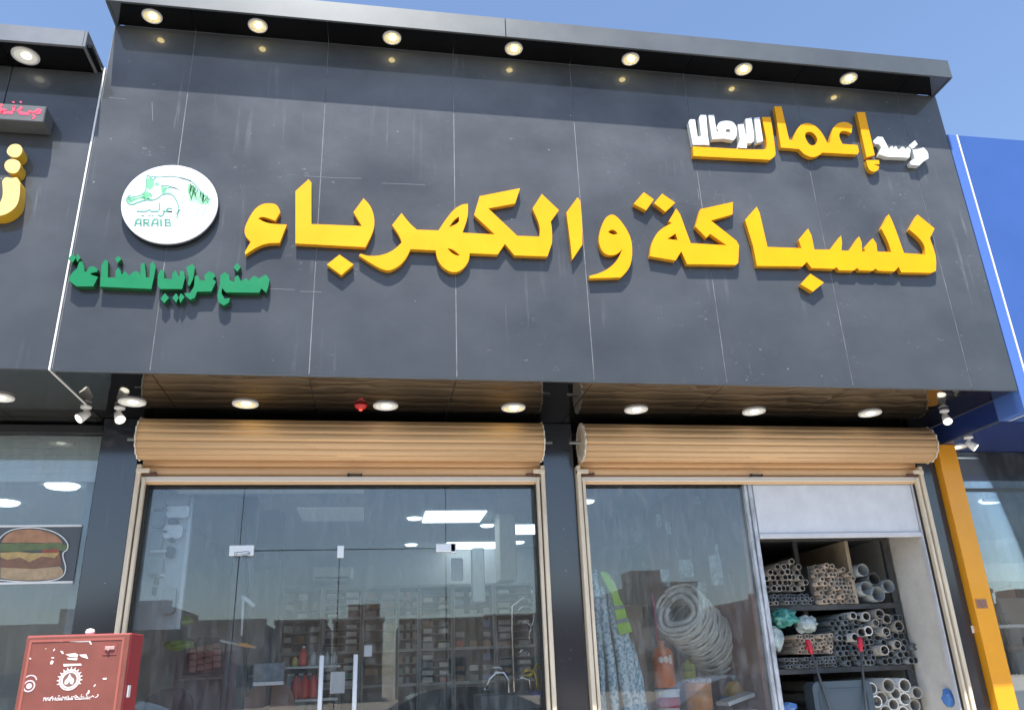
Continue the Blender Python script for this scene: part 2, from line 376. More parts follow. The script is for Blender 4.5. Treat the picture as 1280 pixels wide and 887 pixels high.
# glazing: panes with metal edges
def pane(x0, x1, z0, z1, m=M_glass, y=YG, edge=True, parent=shop, name='window_pane'):
    p = MB().box(x0, x1, y, y+.008, z0, z1).build(name, m, parent)
    return p
b = MB(); b.box(-1.78, 1.34, YG-.03, YG+.04, 3.045, 3.10); b.box(1.765, 4.89, YG-.03, YG+.04, 3.06, 3.10); b.build('window_head', M_dark, shop)
pane(-1.775, -1.043, .05, 3.043); pane(.585, 1.335, .05, 3.043); pane(-1.037, .579, 2.545, 3.043)
b = MB(); b.box(-1.775, -1.04, YG-.02, YG+.03, .03, .09); b.box(.58, 1.335, YG-.02, YG+.03, .03, .09); b.build('window_sill', M_cream, shop)
def glass_door(x0, x1, hx):
    d = pane(x0, x1, .04, 2.538, name='glass_door')
    h = MB(); h.cyl((hx, YG-.055, .95), (hx, YG-.055, 1.748), .017, n=12)
    for z in (1.1, 1.65): h.cyl((hx, YG-.055, z), (hx, YG-.001, z), .008, n=8)
    h.build('door_handle', mat('white_tube_handle', (.75, .76, .76), .3), d)
glass_door(-1.035, -.270, -.366); glass_door(-.264, .578, -.114)
M_fit = mat('satin_patch_fitting', (.78, .80, .82), .35, .2)
for x0, x1, z0, z1 in ((-1.115, -.93, 2.503, 2.583), (-.287, -.235, 2.475, 2.57), (.50, .66, 2.51, 2.575), (.62, .67, 2.575, 2.50)):
    MB().box(x0, x1, YG-.022, YG+.02, min(z0, z1), max(z0, z1), b=.004).build('patch_fitting', M_fit, shop)
b = MB(); P = lambda *pts: [(at(270+x*70/1280, 670+y*40/731, YG-.024).x, at(270+x*70/1280, 670+y*40/731, YG-.024).z) for x, y in pts]
for st in (((430, 370), (430, 490)), ((470, 470), (470, 390), (530, 450), (590, 390), (610, 460)), ((600, 460), (640, 400), (780, 380)), ((630, 440), (700, 430), (780, 400)), ((640, 470), (780, 465)), ((640, 345), (740, 345), (780, 375)), ((430, 370), (640, 350))):
    b.ribbon(P(*st), .0035, YG-.0245)
b.build('fitting_print', M_black, shop)
# right bay
pane(1.77, 3.235, .05, 3.055, M_glass_r)
b = MB(); b.box(3.235, 3.262, YG-.05, YG+.05, 0, 3.06, b=.004); b.box(3.266, 3.300, YG-.07, YG+.04, 0, 3.06, b=.004); b.build('sliding_frame', mat('scuffed_aluminium', (.50, .52, .55), .4, .3, var=.45, vscale=9, stretch=(2, 2, .7)), shop)
b = MB(); b.box(3.312, 4.862, YG-.06, YG-.03, 2.62, 3.052, b=.003); b.build('lintel_panel', M_paintw, shop)
b = MB(); b.box(3.305, 4.866, YG-.075, YG-.02, 2.578, 2.618, b=.004); b.box(4.868, 4.892, YG-.07, YG-.02, .0, 3.05); b.build('lintel_rail', mat('white_rail', (.66, .67, .70), .4, var=.1), shop)

# ------------------------------------------------------------------ roller shutters
def shutter(x0, x1, jl, jr, label):
    cx = (x0+x1)/2; cy, cz, R = 6.47, 3.380, .155
    t = thing('roller_shutter', (cx, 6.6, 0), label, 'roller shutter', 'roller shutters over the shop openings')
    N = 15; prev = None
    me_src = None
    for k in range(N):
        a0 = 2*PI*k/N+.12; a1 = 2*PI*(k+1)/N+.12; prof = []
        for j in range(7):
            u = j/6; a = a0+(a1-a0)*u
            r = R+.006*math.sin(PI*u)**.7-(.004 if j in (0, 6) else 0)+(.003 if j == 4 else 0)
            prof.append((cy+math.cos(a)*r, cz+math.sin(a)*r))
        prof += [(cy+math.cos(a1)*(R-.018), cz+math.sin(a1)*(R-.018)), (cy+math.cos(a0)*(R-.018), cz+math.sin(a0)*(R-.018))]
        n = len(prof); b = MB()
        vs = [(x0, y, z) for y, z in prof]+[(x1, y, z) for y, z in prof]
        for j in range(n):
            b.add([vs[j], vs[(j+1) % n], vs[n+(j+1) % n], vs[n+j]], [(0, 1, 2, 3)], 0, j < 6)
        b.add(vs[:n], [list(range(n))[::-1]], 1); b.add(vs[n:], [list(range(n))], 1)
        b.build('slat', [M_slat, M_slat_edge], t)
    b = MB()
    for x in (x0+.002, x1-.002): b.cyl((x-.004, cy, cz), (x+.004, cy, cz), R-.02, n=20)
    b.build('roll_end', M_slat_edge, t)
    for x in (x0-.004, x1-.006):
        L1 = []; L2 = []
        for k in range(60):
            a = 2*PI*k/60; rr = R+.010+.007*math.sin(15*a-15*.12-PI/2)+random.uniform(-.001, .001)
            L1.append((x, cy+math.cos(a)*rr, cz+math.sin(a)*rr)); L2.append((x, cy+math.cos(a)*(R-.03), cz+math.sin(a)*(R-.03)))
        vs = L1+L2+[(x+.010, y_, z_) for _, y_, z_ in L1]+[(x+.010, y_, z_) for _, y_, z_ in L2]; fs = []
        for k in range(60):
            n1 = (k+1) % 60; fs += [(k, n1, 60+n1, 60+k), (120+k, 180+k, 180+n1, 120+n1), (k, 120+k, 120+n1, n1), (60+k, 60+n1, 180+n1, 180+k)]
        b = MB(); b.add(vs, fs); b.build('slat_end_edge', mat('worn_slat_edge', (.66, .60, .52), .6, var=.5, vscale=60), t)
    MB().cyl((x0-.10, cy+.01, cz), (x1+.10, cy+.01, cz), .014, n=10).build('axle', mat('galvanised_steel', (.35, .36, .36), .4, .7), t)
    # hanging curtain between the roll and the bottom bar
    zt = cz
    for k in range(4):
        z1 = 3.335-k*.072; z0 = z1-.070; b = MB(); prof = []
        for j in range(6):
            u = j/5; prof.append((6.603-.012*math.sin(PI*u)**.7, z0+(z1-z0)*u))
        prof += [(6.612, z1), (6.612, z0)]; n = len(prof)
        vs = [(jl+.03, y, z) for y, z in prof]+[(jr-.03, y, z) for y, z in prof]
        for j in range(n): b.add([vs[j], vs[(j+1) % n], vs[n+(j+1) % n], vs[n+j]], [(0, 1, 2, 3)], 0, j < 5)
        b.build('slat', M_slat, t)
    MB().box(jl+.03, jr-.03, 6.575, 6.615, 3.068, 3.112, b=.006).build('bottom_bar', mat('pale_bottom_bar', (.70, .62, .52), .4, .2), t)
    xm = (jl+jr)/2+(.05 if x0 < 0 else 0)
    b = MB(); b.box(xm-.05, xm+.05, 6.558, 6.574, 3.112, 3.127, b=.003); b.cyl((xm-.05, 6.55, 3.119), (xm-.05, 6.572, 3.119), .013, n=10); b.cyl((xm+.05, 6.55, 3.119), (xm+.05, 6.572, 3.119), .010, n=10)
    b.build('latch', M_black, t)
    for xx in (jl+.11, jr-.10):
        b = MB(); b.box(xx-.06, xx+.03, 6.55, 6.574, 3.115, 3.135, b=.003); b.cyl((xx+.03, 6.545, 3.125), (xx+.03, 6.572, 3.125), .016, n=10); b.build('lock_bolt', mat('rusty_bolt', (.12, .05, .03), .6), t)
    for s, xx in ((1, jl), (-1, jr)):
        b = MB(); w = .034
        b.box(xx, xx+s*w, 6.545, 6.655, 0, 3.20, b=.004) if s > 0 else b.box(xx-w, xx, 6.545, 6.655, 0, 3.20, b=.004)
        q0, q1 = sorted((xx+s*(w+.012), xx+s*(w+.012+.026)))
        b.box(q0, q1, 6.560, 6.655, 0, 3.10, b=.003)
        c0, c1 = sorted((xx+s*w, xx+s*(w+.012)))
        b.box(c0, c1, 6.61, 6.655, 0, 3.10)
        r = b.build('guide_rail', M_cream, t)
        q = sorted((xx+s*(w+.0005), xx+s*(w+.0115))); MB().box(q[0], q[1], 6.60, 6.609, .01, 3.09).build('rail_groove', M_gasket, r)
        q = sorted((xx+s*.075, xx+s*.082)); MB().box(q[0], q[1], 6.60, 6.68, .01, 3.06).build('rail_gasket', M_gasket, r)
        bx = sorted((xx-s*.0, xx+s*.10)); MB().box(bx[0], bx[1], 6.535, 6.60, 3.13, 3.165, b=.004).build('rail_bracket', M_cream, r)
    return t
shutter(-1.82, 1.375, -1.845, 1.412, 'rolled up tan shutter over the left opening with the glass doors')
shutter(1.725, 5.0, 1.692, 4.964, 'rolled up tan shutter over the right opening with the pipe store')

# ------------------------------------------------------------------ sign lettering
def lettering(name, label, cat, frames, mats, Y, t, loc):
    root = thing(name, loc, label, cat)
    for fr, loops in frames:
        L = [to_plane(l, fr, Y-t) for l in loops]
        b = MB(); b.prism(L, Y-t, Y-.006, 0, 1); b.build('letter', mats, root)
    return root
A = frame(290, 210, 200/1109); B_ = frame(440, 210, 200/1109); C_ = frame(580, 210, 200/1109); D_ = frame(720, 220, 220/1220); E_ = frame(920, 220, 280/1280)
s = 1
main = [
 (A, [[(100,380,s),(150,290,s),(205,248,s),(270,243,s),(315,255,s),(335,305),(300,365),(240,343,s),(205,336,s),(180,350),(235,380,s),(300,388),(380,392),(330,518),(240,520,s),(165,550,s),(92,600),(90,580),(130,510),(93,475,s),(85,430,s)]]),
 (A, [[(440,160),(530,78),(550,100),(550,388),(900,402),(842,305),(912,210),(960,260,s),(988,340,s),(985,420,s),(960,480),(925,548),(440,522)]]),
 (A, [[(658,668),(745,600),(842,668),(758,742)]]),
 (B_, [[(278,395),(343,312),(400,385,s),(450,428),(600,432),(640,370,s),(700,290,s),(760,252,s),(803,248),(805,340,s),(765,448),(990,460),(846,325),(885,195),(1165,140),(1131,245),(945,280),(1146,470),(1301,475),(1305,400,s),(1251,280),(1316,180),(1434,292),(1378,370),(1388,440,s),(1386,520),(1355,612),(1126,605),(1060,525),(1010,598),(815,590),(812,640,s),(780,690,s),(735,720,s),(680,722,s),(620,680,s),(590,630,s),(580,570),(405,562),(385,610,s),(340,670,s),(270,710,s),(220,708,s),(130,660,s),(48,605),(60,594),(120,612,s),(210,605,s),(290,570,s),(345,515),(330,470,s)],
       [(672,410),(705,360,s),(742,335),(742,368),(725,388,s)], [(660,555),(700,563,s),(748,602),(735,610,s),(690,590,s)]]),
 (C_, [[(710,308),(788,202),(806,230),(820,400,s),(820,530),(750,635),(738,520,s)]]),
 (D_, [[(158,425,s),(175,350,s),(205,285,s),(250,262,s),(290,285,s),(340,350,s),(378,420,s),(392,500,s),(385,600,s),(355,660,s),(310,702),(95,708),(92,692),(160,675,s),(230,640,s),(290,580,s),(322,505),(290,540,s),(240,552,s),(190,535,s),(162,480,s)], [(222,388),(245,368,s),(275,378,s),(290,400),(255,408,s)]]),
 (D_, [[(400,192),(470,112),(540,162),(486,238)]]),
 (D_, [[(541,188),(597,122),(688,185),(620,248)]]),
 (D_, [[(512,555),(520,480,s),(555,400,s),(600,360,s),(665,325),(642,315),(695,225),(722,265),(795,465),(1045,480),(930,400),(905,428),(828,350),(862,230),(1088,180),(1085,265),(935,308),(1112,448),(1130,480),(1125,600),(1110,615),(770,610),(730,522),(690,585)], [(632,435),(690,398),(706,445)]]),
 (E_, [[(52,250),(118,175),(135,210),(180,405),(375,412),(358,365),(412,300),(432,340),(448,420),(540,420),(600,340),(606,380),(602,425),(648,427),(704,345),(718,380),(720,429),(738,430),(733,412),(782,355),(802,385),(808,432),(888,434),(868,370,s),(830,300),(873,218),(900,270,s),(960,440),(1082,448),(1080,400,s),(1050,355,s),(990,305),(1038,220),(1135,300),(1108,355),(1135,430,s),(1145,480,s),(1142,542),(1115,553),(945,550),(930,518),(905,545),(812,540),(797,528),(780,541),(705,538),(693,524),(672,540),(590,538),(574,520),(560,530),(432,525),(405,490),(380,516),(120,513),(98,400)]]),
 (E_, [[(370,618),(425,558),(502,608),(440,660)]]),
]
lettering('sign_lettering', 'large yellow raised Arabic lettering across the middle of the dark sign wall', 'sign lettering', main, [M_yellow, M_amber], YF, .05, (1.6, YF, 4.3))
Fr = frame(850, 120, .125); Gr = frame(1000, 120, 180/1280); PX = frame(0, 0, 1)
top = [
 (Fr, [[(820,212),(905,212),(925,330),(955,550,s),(955,600,s),(900,638),(135,600),(128,505),(850,545,s),(872,510,s),(862,420)]]),
 (PX, [[(968.1,133.1),(976.9,133.1),(986.4,174.5),(991,175.5),(994,166,s),(998,159,s),(1003,155,s),(1010,153.3,s),(1019.7,157.3,s),(1028,166.4,s),(1034,178.5),(1037.5,178.4),(1038.6,168,s),(1042,158,s),(1049.2,153,s),(1059,152.4,s),(1065.6,157),(1064.2,166.4),(1056.3,163.2,s),(1050,164.5,s),(1048.5,170.6,s),(1053,180),(1071.9,181.4),(1073.8,189.5),(1071.7,193.1),(1028,190.8),(1021,196,s),(1013,196.6,s),(1005,192.5),(998.8,186.3),(976.3,184.4)],
       [(1006.3,172,s),(1006.5,167,s),(1009.8,164.5,s),(1015.5,165,s),(1021,171,s),(1022.3,177.5,s),(1018,182,s),(1011.5,181.5,s)]]),
 (Gr, [[(505,145),(578,145),(665,525),(592,545)]]),
 (Gr, [[(590,570),(702,570),(706,605),(655,608),(705,628),(690,668,s),(640,675,s),(605,645,s)]]),
]
lettering('sign_lettering', 'smaller yellow raised Arabic lettering high on the right of the dark sign wall', 'sign lettering', top, [M_yellow, M_amber], YF, .05, (3.9, YF, 5.8))
wht = [
 (Fr, [[(85,260),(100,235),(150,235),(176,405),(214,408),(190,215),(208,188),(262,190),(280,400),(295,487),(130,487)]]),
 (Fr, [[(283,190),(340,190),(366,355),(388,355),(368,320,s),(385,265,s),(440,248,s),(510,250,s),(552,280,s),(572,340,s),(565,410,s),(535,442),(440,425),(322,432)], [(455,340),(480,325,s),(505,340),(500,362),(458,360)]]),
 (Fr, [[(580,285),(635,280),(655,385),(669,385),(655,230),(715,215),(745,415,s),(735,460,s),(710,470),(672,468),(668,522),(580,515),(600,440)]]),
 (Fr, [[(742,220),(795,213),(832,450),(770,468)]]),
 (Gr, [[(650,400),(690,362),(735,365),(768,425),(795,480),(808,450),(822,445),(832,470),(845,448),(858,450),(868,474),(885,474),(905,452),(925,455),(935,476),(955,455),(985,480),(972,548),(775,540),(705,518),(722,455),(700,425),(668,425)]]),
 (Gr, [[(968,440),(1022,395),(1046,430),(1000,470)]]),
 (Gr, [[(1000,478),(1062,470),(1098,458),(1140,500,s),(1142,555),(1095,580),(1062,618),(985,610),(978,582),(1022,555)]]),
]
lettering('sign_lettering', 'small white raised Arabic lettering beside the smaller yellow words at the top right', 'sign lettering', wht, [M_lwhite, M_lwhite_side], YF, .056, (3.9, YF, 5.85))
Hr = frame(80, 310, 140/1280); Ir = frame(200, 310, 150/1280)
grn = [
 (Hr, [[(55,372),(72,300,s),(150,230),(172,160),(205,148),(228,210),(235,275),(262,262),(285,215,s),(335,205,s),(385,238),(380,270),(310,285),(302,302),(388,328),(335,437),(145,437)]]),
 (Hr, [[(48,120),(98,62),(136,112),(98,165)]]), (Hr, [[(138,112),(152,58),(188,112),(150,160)]]),
 (Hr, [[(410,440),(430,190),(470,130),(502,152),(500,335),(588,337),(590,265),(620,218),(650,265),(655,305),(700,262),(730,300),(750,315),(800,262,s),(850,268,s),(872,315),(880,182),(920,165),(937,335),(978,335),(985,185),(1020,150),(1048,215),(1030,320),(998,467),(600,450)]]),
 (Hr, [[(583,122),(622,90),(655,125),(610,172)]]),
 (Ir, [[(-25,400),(-22,285),(8,230),(42,245),(45,322),(128,332),(130,275),(165,235),(197,300),(212,300),(212,240),(252,250),(267,315),(236,436),(0,436)]]),
 (Ir, [[(5,540),(52,480),(96,530),(45,586)]]), (Ir, [[(130,530),(172,480),(200,528),(172,582)]]), (Ir, [[(202,528),(222,480),(262,520),(215,586)]]),
 (Ir, [[(280,205),(345,170),(372,205),(352,330),(315,405),(296,390),(305,320)]]),
 (Ir, [[(258,480),(320,478),(362,410),(372,300),(402,290),(425,342),(482,346),(470,292),(520,248),(572,265),(592,302),(560,328),(598,355),(548,462),(395,465),(370,530),(320,552),(278,515)]]),
 (Ir, [[(612,500),(642,370),(640,295),(690,255),(738,290),(745,342),(790,365),(800,305),(832,290),(862,350),(922,320),(942,352),(1000,295),(1060,322),(1130,280),(1168,335),(1155,410),(1132,475),(1082,430),(1058,475),(702,472),(662,425),(655,480),(690,542),(745,530),(735,580),(680,612),(628,580)]]),
 (Ir, [[(783,210),(820,160),(862,200),(825,250)]]),
]
lettering('sign_lettering', 'green raised Arabic lettering under the round white horse logo', 'sign lettering', grn, [M_green, M_green_side], YF, .06, (-1.2, YF, 4.3))

# round logo
Jr = frame(145, 200, 135/1089)
lg = thing('logo_disc', (-1.55, YF, 4.93), 'round white disc sign with a green horse head and the word ARAIB', 'logo sign')
YL = YF-.055
pc = at(212.4, 254.5, YL)
b = MB(); b.lathe([(.338, -(YF-.012)), (.338, -(YL+.004)), (.334, -YL), (.0001, -YL)], (pc.x, 0, pc.z), n=64, axis='y', smooth=False); b.build('disc', mat('white_disc', (.80, .81, .84), .3), lg)
MB().lathe([(.341, -(YF-.004)), (.341, -(YL+.008))], (pc.x, 0, pc.z), n=64, axis='y').build('rim', mat('dark_rim', (.02, .024, .03), .3), lg)
def J(*pts): return [(at(*Jr(p), YL).x, at(*Jr(p), YL).z) for p in pts]
def strokes(lst, m, y, parent, name):
    b = MB()
    for w, pts in lst: b.ribbon(J(*pts), w, y)
    return b.build(name, m, parent)
def curve(*p):  # catmull-rom through points
    out = []
    for i in range(len(p)-1):
        p0 = p[max(i-1, 0)]; p1 = p[i]; p2 = p[i+1]; p3 = p[min(i+2, len(p)-1)]
        for j in range(4):
            t = j/4
            out.append(tuple(.5*((2*p1[k])+(-p0[k]+p2[k])*t+(2*p0[k]-5*p1[k]+4*p2[k]-p3[k])*t*t+(-p0[k]+3*p1[k]-3*p2[k]+p3[k])*t**3) for k in (0, 1)))
    return out+[p[-1]]
horse = [(.008, curve((150,350),(115,378),(108,410),(130,442),(170,450),(220,430),(300,405),(370,405),(430,380),(462,352),(520,342),(570,355),(605,400),(628,455),(630,520),(612,590))),
 (.007, curve((120,385),(170,372),(240,358),(290,322),(305,260),(308,200),(320,152),(342,172),(375,200),(400,175))),
 (.006, curve((350,168),(450,172),(550,164),(650,180),(760,215))), (.007, curve((650,180),(760,215),(850,310),(920,380),(960,400))),
 (.007, curve((655,500),(630,515),(608,545))), (.006, curve((455,258),(520,258),(610,290))), (.006, curve((470,320),(500,290),(560,275),(640,300))),
 (.005, curve((150,420),(200,395),(260,380),(300,400))), (.006, curve((120,400),(140,395),(150,410),(140,425)))]
strokes(horse, M_print2, YL-.0022, lg, 'logo_print')
random.seed(3)
mane = []
for i in range(64):
    u = random.random(); x = 735+u*210; y0 = 225+u*150+random.uniform(-6, 20); ln = random.uniform(50, 170)*(1-.35*u)
    mane.append((random.uniform(.0022, .0048), curve((x, y0), (x+random.uniform(-22, 12), y0+ln*.5), (x+random.uniform(-30, 22), y0+ln))))
mane += [(.004, curve((835, 480), (825, 520), (795, 580))), (.004, curve((900, 470), (905, 500), (870, 570))), (.004, curve((700, 350), (680, 380), (665, 440)))]
for i in range(16):
    x = random.uniform(230, 340); y = random.uniform(330, 400); mane.append((.005, curve((x, y), (x+18, y-8), (x+40, y+6))))
strokes(mane, M_print, YL-.0018, lg, 'logo_print')
patches = [[(300,200),(345,180),(382,215),(385,262),(345,300),(312,285)], [(290,335),(318,310),(335,380),(340,402),(285,400),(262,385)], [(452,262),(512,272),(500,330),(468,345),(455,300)], [(110,398),(150,380),(205,385),(160,410),(120,430)], [(390,230),(430,235),(440,250),(400,262)]]
b = MB()
for p in patches: b.prism([J(*p)], YL-.0012, YL-.0002)
b.build('logo_print', M_print, lg)
b = MB()
for p in ([(108,405),(170,372),(240,360),(290,324),(305,240),(320,160),(345,172),(385,200),(380,260),(330,320),(345,368),(300,403),(220,428),(150,446)], [(385,205),(450,230),(430,262),(385,262)], [(500,275),(560,285),(575,335),(500,335)], [(725,250),(790,260),(860,340),(930,395),(900,450),(800,450),(730,400)]): b.prism([J(*p)], YL-.0009, YL-.0001)
b.build('logo_print', M_printl, lg)
ar = [(.010, [(208,517),(300,519),(342,500),(352,518),(425,518),(438,495),(436,432)]), (.010, curve((425,552),(455,566),(480,545),(482,505))), (.010, curve((568,492),(530,487),(508,503),(530,518),(568,520))), (.010, [(568,520),(482,521)]), (.010, [(255,560),(285,562)]), (.010, [(328,560),(350,562)]), (.010, [(362,560),(380,562)])]
for x0 in (192, 362): ar.append((.014, [(x0, 665), (x0+8, 620), (x0+28, 597), (x0+58, 597), (x0+60, 665)])); ar.append((.008, [(x0+8, 640), (x0+58, 640)]))
ar += [(.014, [(282,665),(282,602)]), (.010, [(276,602),(325,600),(332,618),(322,634),(285,636)]), (.013, [(305,636),(335,665)]), (.015, [(452,600),(456,665)]), (.013, [(498,600),(500,665)]), (.010, [(492,601),(540,602),(545,617),(535,630),(550,642),(550,662),(498,663)]), (.008, [(500,630),(535,631)])]
strokes(ar, M_print2, YL-.0022, lg, 'logo_print')

# ------------------------------------------------------------------ downlights
def downlight(x, y, z, r, lens, label, group, ring=M_white):
    t = thing('downlight', (x, y, z), label, 'downlight', group)
    b = MB(); b.lathe([(r*.80, -.006), (r*.84, -.014), (r*.97, -.012), (r, -.004), (r, 0)], (x, y, z), n=28, cap=False); b.build('trim_ring', ring, t)
    b = MB(); b.lathe([(r*.805, -.007), (r*.70, -.0035), (.0001, -.0025)], (x, y, z-.001), n=24, cap=False); b.build('reflector', mat('lamp_reflector', (.80, .72, .46), .3, .2, emit=.22) if lens is not M_lens_c else mat('pale_reflector', (.8, .79, .72), .35, .2, emit=.2), t)
    b = MB(); b.lathe([(.0001, -.016), (r*.22, -.014), (r*.34, -.008), (r*.36, -.0045)], (x+r*.06, y, z), n=20, cap=False); b.build('lens', lens, t)
    return t
ordn = ['first', 'second', 'third', 'fourth', 'fifth', 'sixth', 'seventh']
for i, (px, py) in enumerate(((190, 20), (322, 31), (490, 47), (642, 62), (788, 74), (929, 87), (1061, 98))):
    p = onz(px, py, ZT); downlight(p.x, 5.366, ZT+.003, .078, M_lens, f'lit round downlight in the top canopy, {ordn[i]} of seven from the left', 'lit downlights in the top canopy')
for i, (px, py) in enumerate(((164, 501), (307, 505), (482, 507), (642, 509), (795, 512), (941, 515), (1084, 518))):
    p = onz(px, py, ZB); downlight(p.x, 6.185, ZB+.003, .10, M_lens if i in (1, 3) else M_lens_c, f'white round downlight in the lower soffit, {ordn[i]} of seven from the left', 'white downlights in the lower soffit')
p = onz(451, 506, ZB)
t = thing('alarm_detector', (p.x, p.y, ZB), 'small red alarm unit on the lower soffit left of the third downlight', 'alarm')
b = MB(); b.lathe([(.05, 0), (.05, -.012), (.035, -.03), (.015, -.036), (.0001, -.036)], (p.x, p.y, ZB+.002), n=14); b.build('body', mat('red_plastic', (.6, .03, .03), .4), t)
MB().lathe([(.0001, 0), (.014, 0), (.014, -.012), (.0001, -.014)], (p.x, p.y, ZB-.034), n=10).build('led', mat('red_led', (.9, .1, .08), .3, emit=.6), t)

def spotlight(p, d, label):
    """small white bullet spotlight hung from a soffit at p, head pointing along d"""
    t = thing('spotlight', p, label, 'spotlight', 'small white spotlights under the soffits')
    p = Vector(p); d = Vector(d).normalized(); j = p+Vector((0, 0, -.075))
    b = MB(); b.lathe([(.04, 0), (.04, -.02), (.02, -.03)], p, n=14); b.build('mount', M_white, t)
    MB().cyl(p+Vector((0, 0, -.028)), j, .013, n=8).build('stem', M_white, t)
    b = MB(); b.cyl(j-d*.035, j+d*.055, .026, .040, n=14); b.build('head', M_white, t)
    MB().cyl(j+d*.056, j+d*.059, .032, n=14).build('lens', M_lens_c, t)
q = onz(150, 508, ZB); spotlight((q.x, q.y, ZB), (.5, -.6, -.8), 'small white spotlight hanging between the leftmost soffit downlight and the shutter')
q = onz(1180, 512, ZB); spotlight((q.x, q.y, ZB), (-.3, -.6, -.8), 'small white spotlight hanging above the top of the orange post')

# ------------------------------------------------------------------ left neighbour
nl = thing('shop_building', (-5, 6.7, 0), 'neighbouring dark grey shop at the left edge with a burger picture in its window', 'shop building')
XN = XL-.014; ZN = 6.074; XN0 = -9.
xs = [XN0, -7.6, -6.4, -5.2, -4.0, -2.85, XN]
for i in range(6):
    b = MB(); b.box(xs[i]+.003, xs[i+1]-.003, YF, YF+.048, ZB, ZN, b=.003); b.build('wall_panel', M_panel, nl)
    b = MB(); b.box(xs[i]+.003, xs[i+1]-.003, YF+.004, 6.92, ZB+.006, ZB+.026); b.build('soffit_panel', mat('grey_gloss_soffit', (.03, .031, .03), .1), nl)
    b = MB(); b.box(xs[i]+.003, xs[i+1]-.003, 5.226, YF-.001, ZN+.004, ZN+.03); b.build('canopy_panel', M_under, nl)
b = MB(); b.box(XN0, XN-.002, YF+.05, YF+.09, ZB+.03, ZN); b.build('sealant_joint', M_seal, nl)
zl = at(60, 34.5, 5.2).z
b = MB(); b.box(XN0, XN-.06, 5.20, 5.225, ZN-.012, zl, b=.003); b.build('canopy_fascia', mat('mid_grey_fascia', (.18, .19, .205), .35, .3, var=.15, vscale=2), nl)
b = MB(); b.box(XN-.06, XN-.04, 5.20, YF+.2, ZN-.012, zl, b=.003); b.build('canopy_end', MATS['mid_grey_fascia'], nl)
b = MB(); b.box(XN0, XN-.07, 5.23, 7, zl-.02, zl); b.build('canopy_top', MATS['mid_grey_fascia'], nl)
b = MB(); b.box(XN+.001, XN+.013, YF-.006, YF+.05, ZB-.003, ZN+.05); b.box(XN+.001, XN+.013, YF+.05, 6.3, ZB-.004, ZB+.004); b.build('edge_trim', mat('white_edge_trim', (.75, .75, .74), .4), nl)
b = MB(); b.box(XN0, XN-.02, 6.93, 7.02, 3.52, ZN-.1); b.box(XN0, XN-.02, 7.0, 13, ZN-.12, ZN); b.build('wall', M_dark, nl)
b = MB(); b.box(XN0, -2.35, 12.6, 12.7, 0, 6); b.box(XN0-.1, XN0, 5.5, 12.7, 0, 6); b.build('room_wall', M_wall_grey, nl)
b = MB(); b.box(XN0, -2.33, 7.03, 12.59, 3.60, 3.66); b.build('ceiling', M_ceil, nl)
b = MB(); b.box(XN0, -2.33, 6.75, 12.59, .004, .03); b.build('room_floor', M_floor, nl)
for a, c in ((-5.2, -3.706), (-3.7, -2.20)):
    MB().box(a, c, 6.75, 6.758, .05, 3.50).build('window_pane', M_glass, nl)
MB().box(XN0, XN, 6.72, 6.79, 3.50, 3.56).build('window_head', M_dark, nl)
for i in range(7):
    z1 = 3.49-i*.052; MB().box(-5.2, -2.205, 6.80, 6.812, z1-.051, z1).build('blind_slat', mat('pale_blind', (.80, .84, .81), .6), nl)
MB().box(-5.2, -2.205, 6.795, 6.82, 3.115, 3.128).build('blind_rail', M_white, nl)
# burger picture on the glass
Yb = 6.728
Kr = frame(0, 600, 140/621)
def K(*pts): return to_plane(list(pts), Kr, Yb)
bp = MB(); tl = K((-300, 258), (478, 258), (436, 556), (-300, 556)); bp.prism([[(-4.4, tl[1][1]+.004), (-2.24, tl[1][1]+.004), (-2.24, tl[2][1]), (-4.4, tl[2][1])]], Yb+.012, Yb+.02)
pic = bp.build('picture_panel', mat('grey_picture_board', (.105, .12, .13), .5), nl)
z1, z2 = tl[1][1], tl[2][1]
MB().box(-4.4, -2.24, Yb+.006, Yb+.02, z1+.004, z1+.02).build('picture_border', M_white, pic)
MB().box(-4.4, -2.24, Yb+.006, Yb+.02, z2-.016, z2).build('picture_border', M_white, pic)
burger = [('bun_print', (.44, .23, .13), [(5,345),(30,300,s),(90,272,s),(190,268,s),(290,290,s),(340,330,s),(345,352),(180,345)]),
          ('bun_print', (.46, .33, .20), [(0,480),(180,490),(330,475),(350,500,s),(345,530,s),(300,548,s),(180,555,s),(60,552,s),(0,540)]),
          ('patty_print', (.24, .13, .085), [(0,430),(60,410),(180,420),(330,405),(342,470),(180,490),(0,482)]),
          ('cheese_print', (.50, .35, .15), [(0,400),(90,395),(180,402),(330,398),(300,430),(230,420),(160,452),(110,425),(40,440),(0,425)]),
          ('lettuce_print', (.15, .19, .09), [(0,350),(120,345),(220,350),(330,345),(372,360),(365,385),(300,392),(200,385),(90,395),(0,392)]),
          ('tomato_print', (.36, .10, .07), [(230,385),(320,378),(330,400),(240,402)])]
for i, (nm, c, pts) in enumerate(burger):
    MB().prism([K(*pts)], Yb+.008-i*.0008, Yb+.0118).build(nm, mat(nm+str(i), c, .6, var=.24, vscale=15), pic)
b = MB(); ol = [(-30,350,s),(30,285,s),(110,262,s),(220,262,s),(320,290,s),(378,345,s),(375,385,s),(345,400,s),(352,440,s),(366,480,s),(355,530,s),(300,556,s),(160,566,s),(0,552)]
b.ribbon(K(*ol), .008, Yb+.0015); b.build('outline_print', M_white, pic)
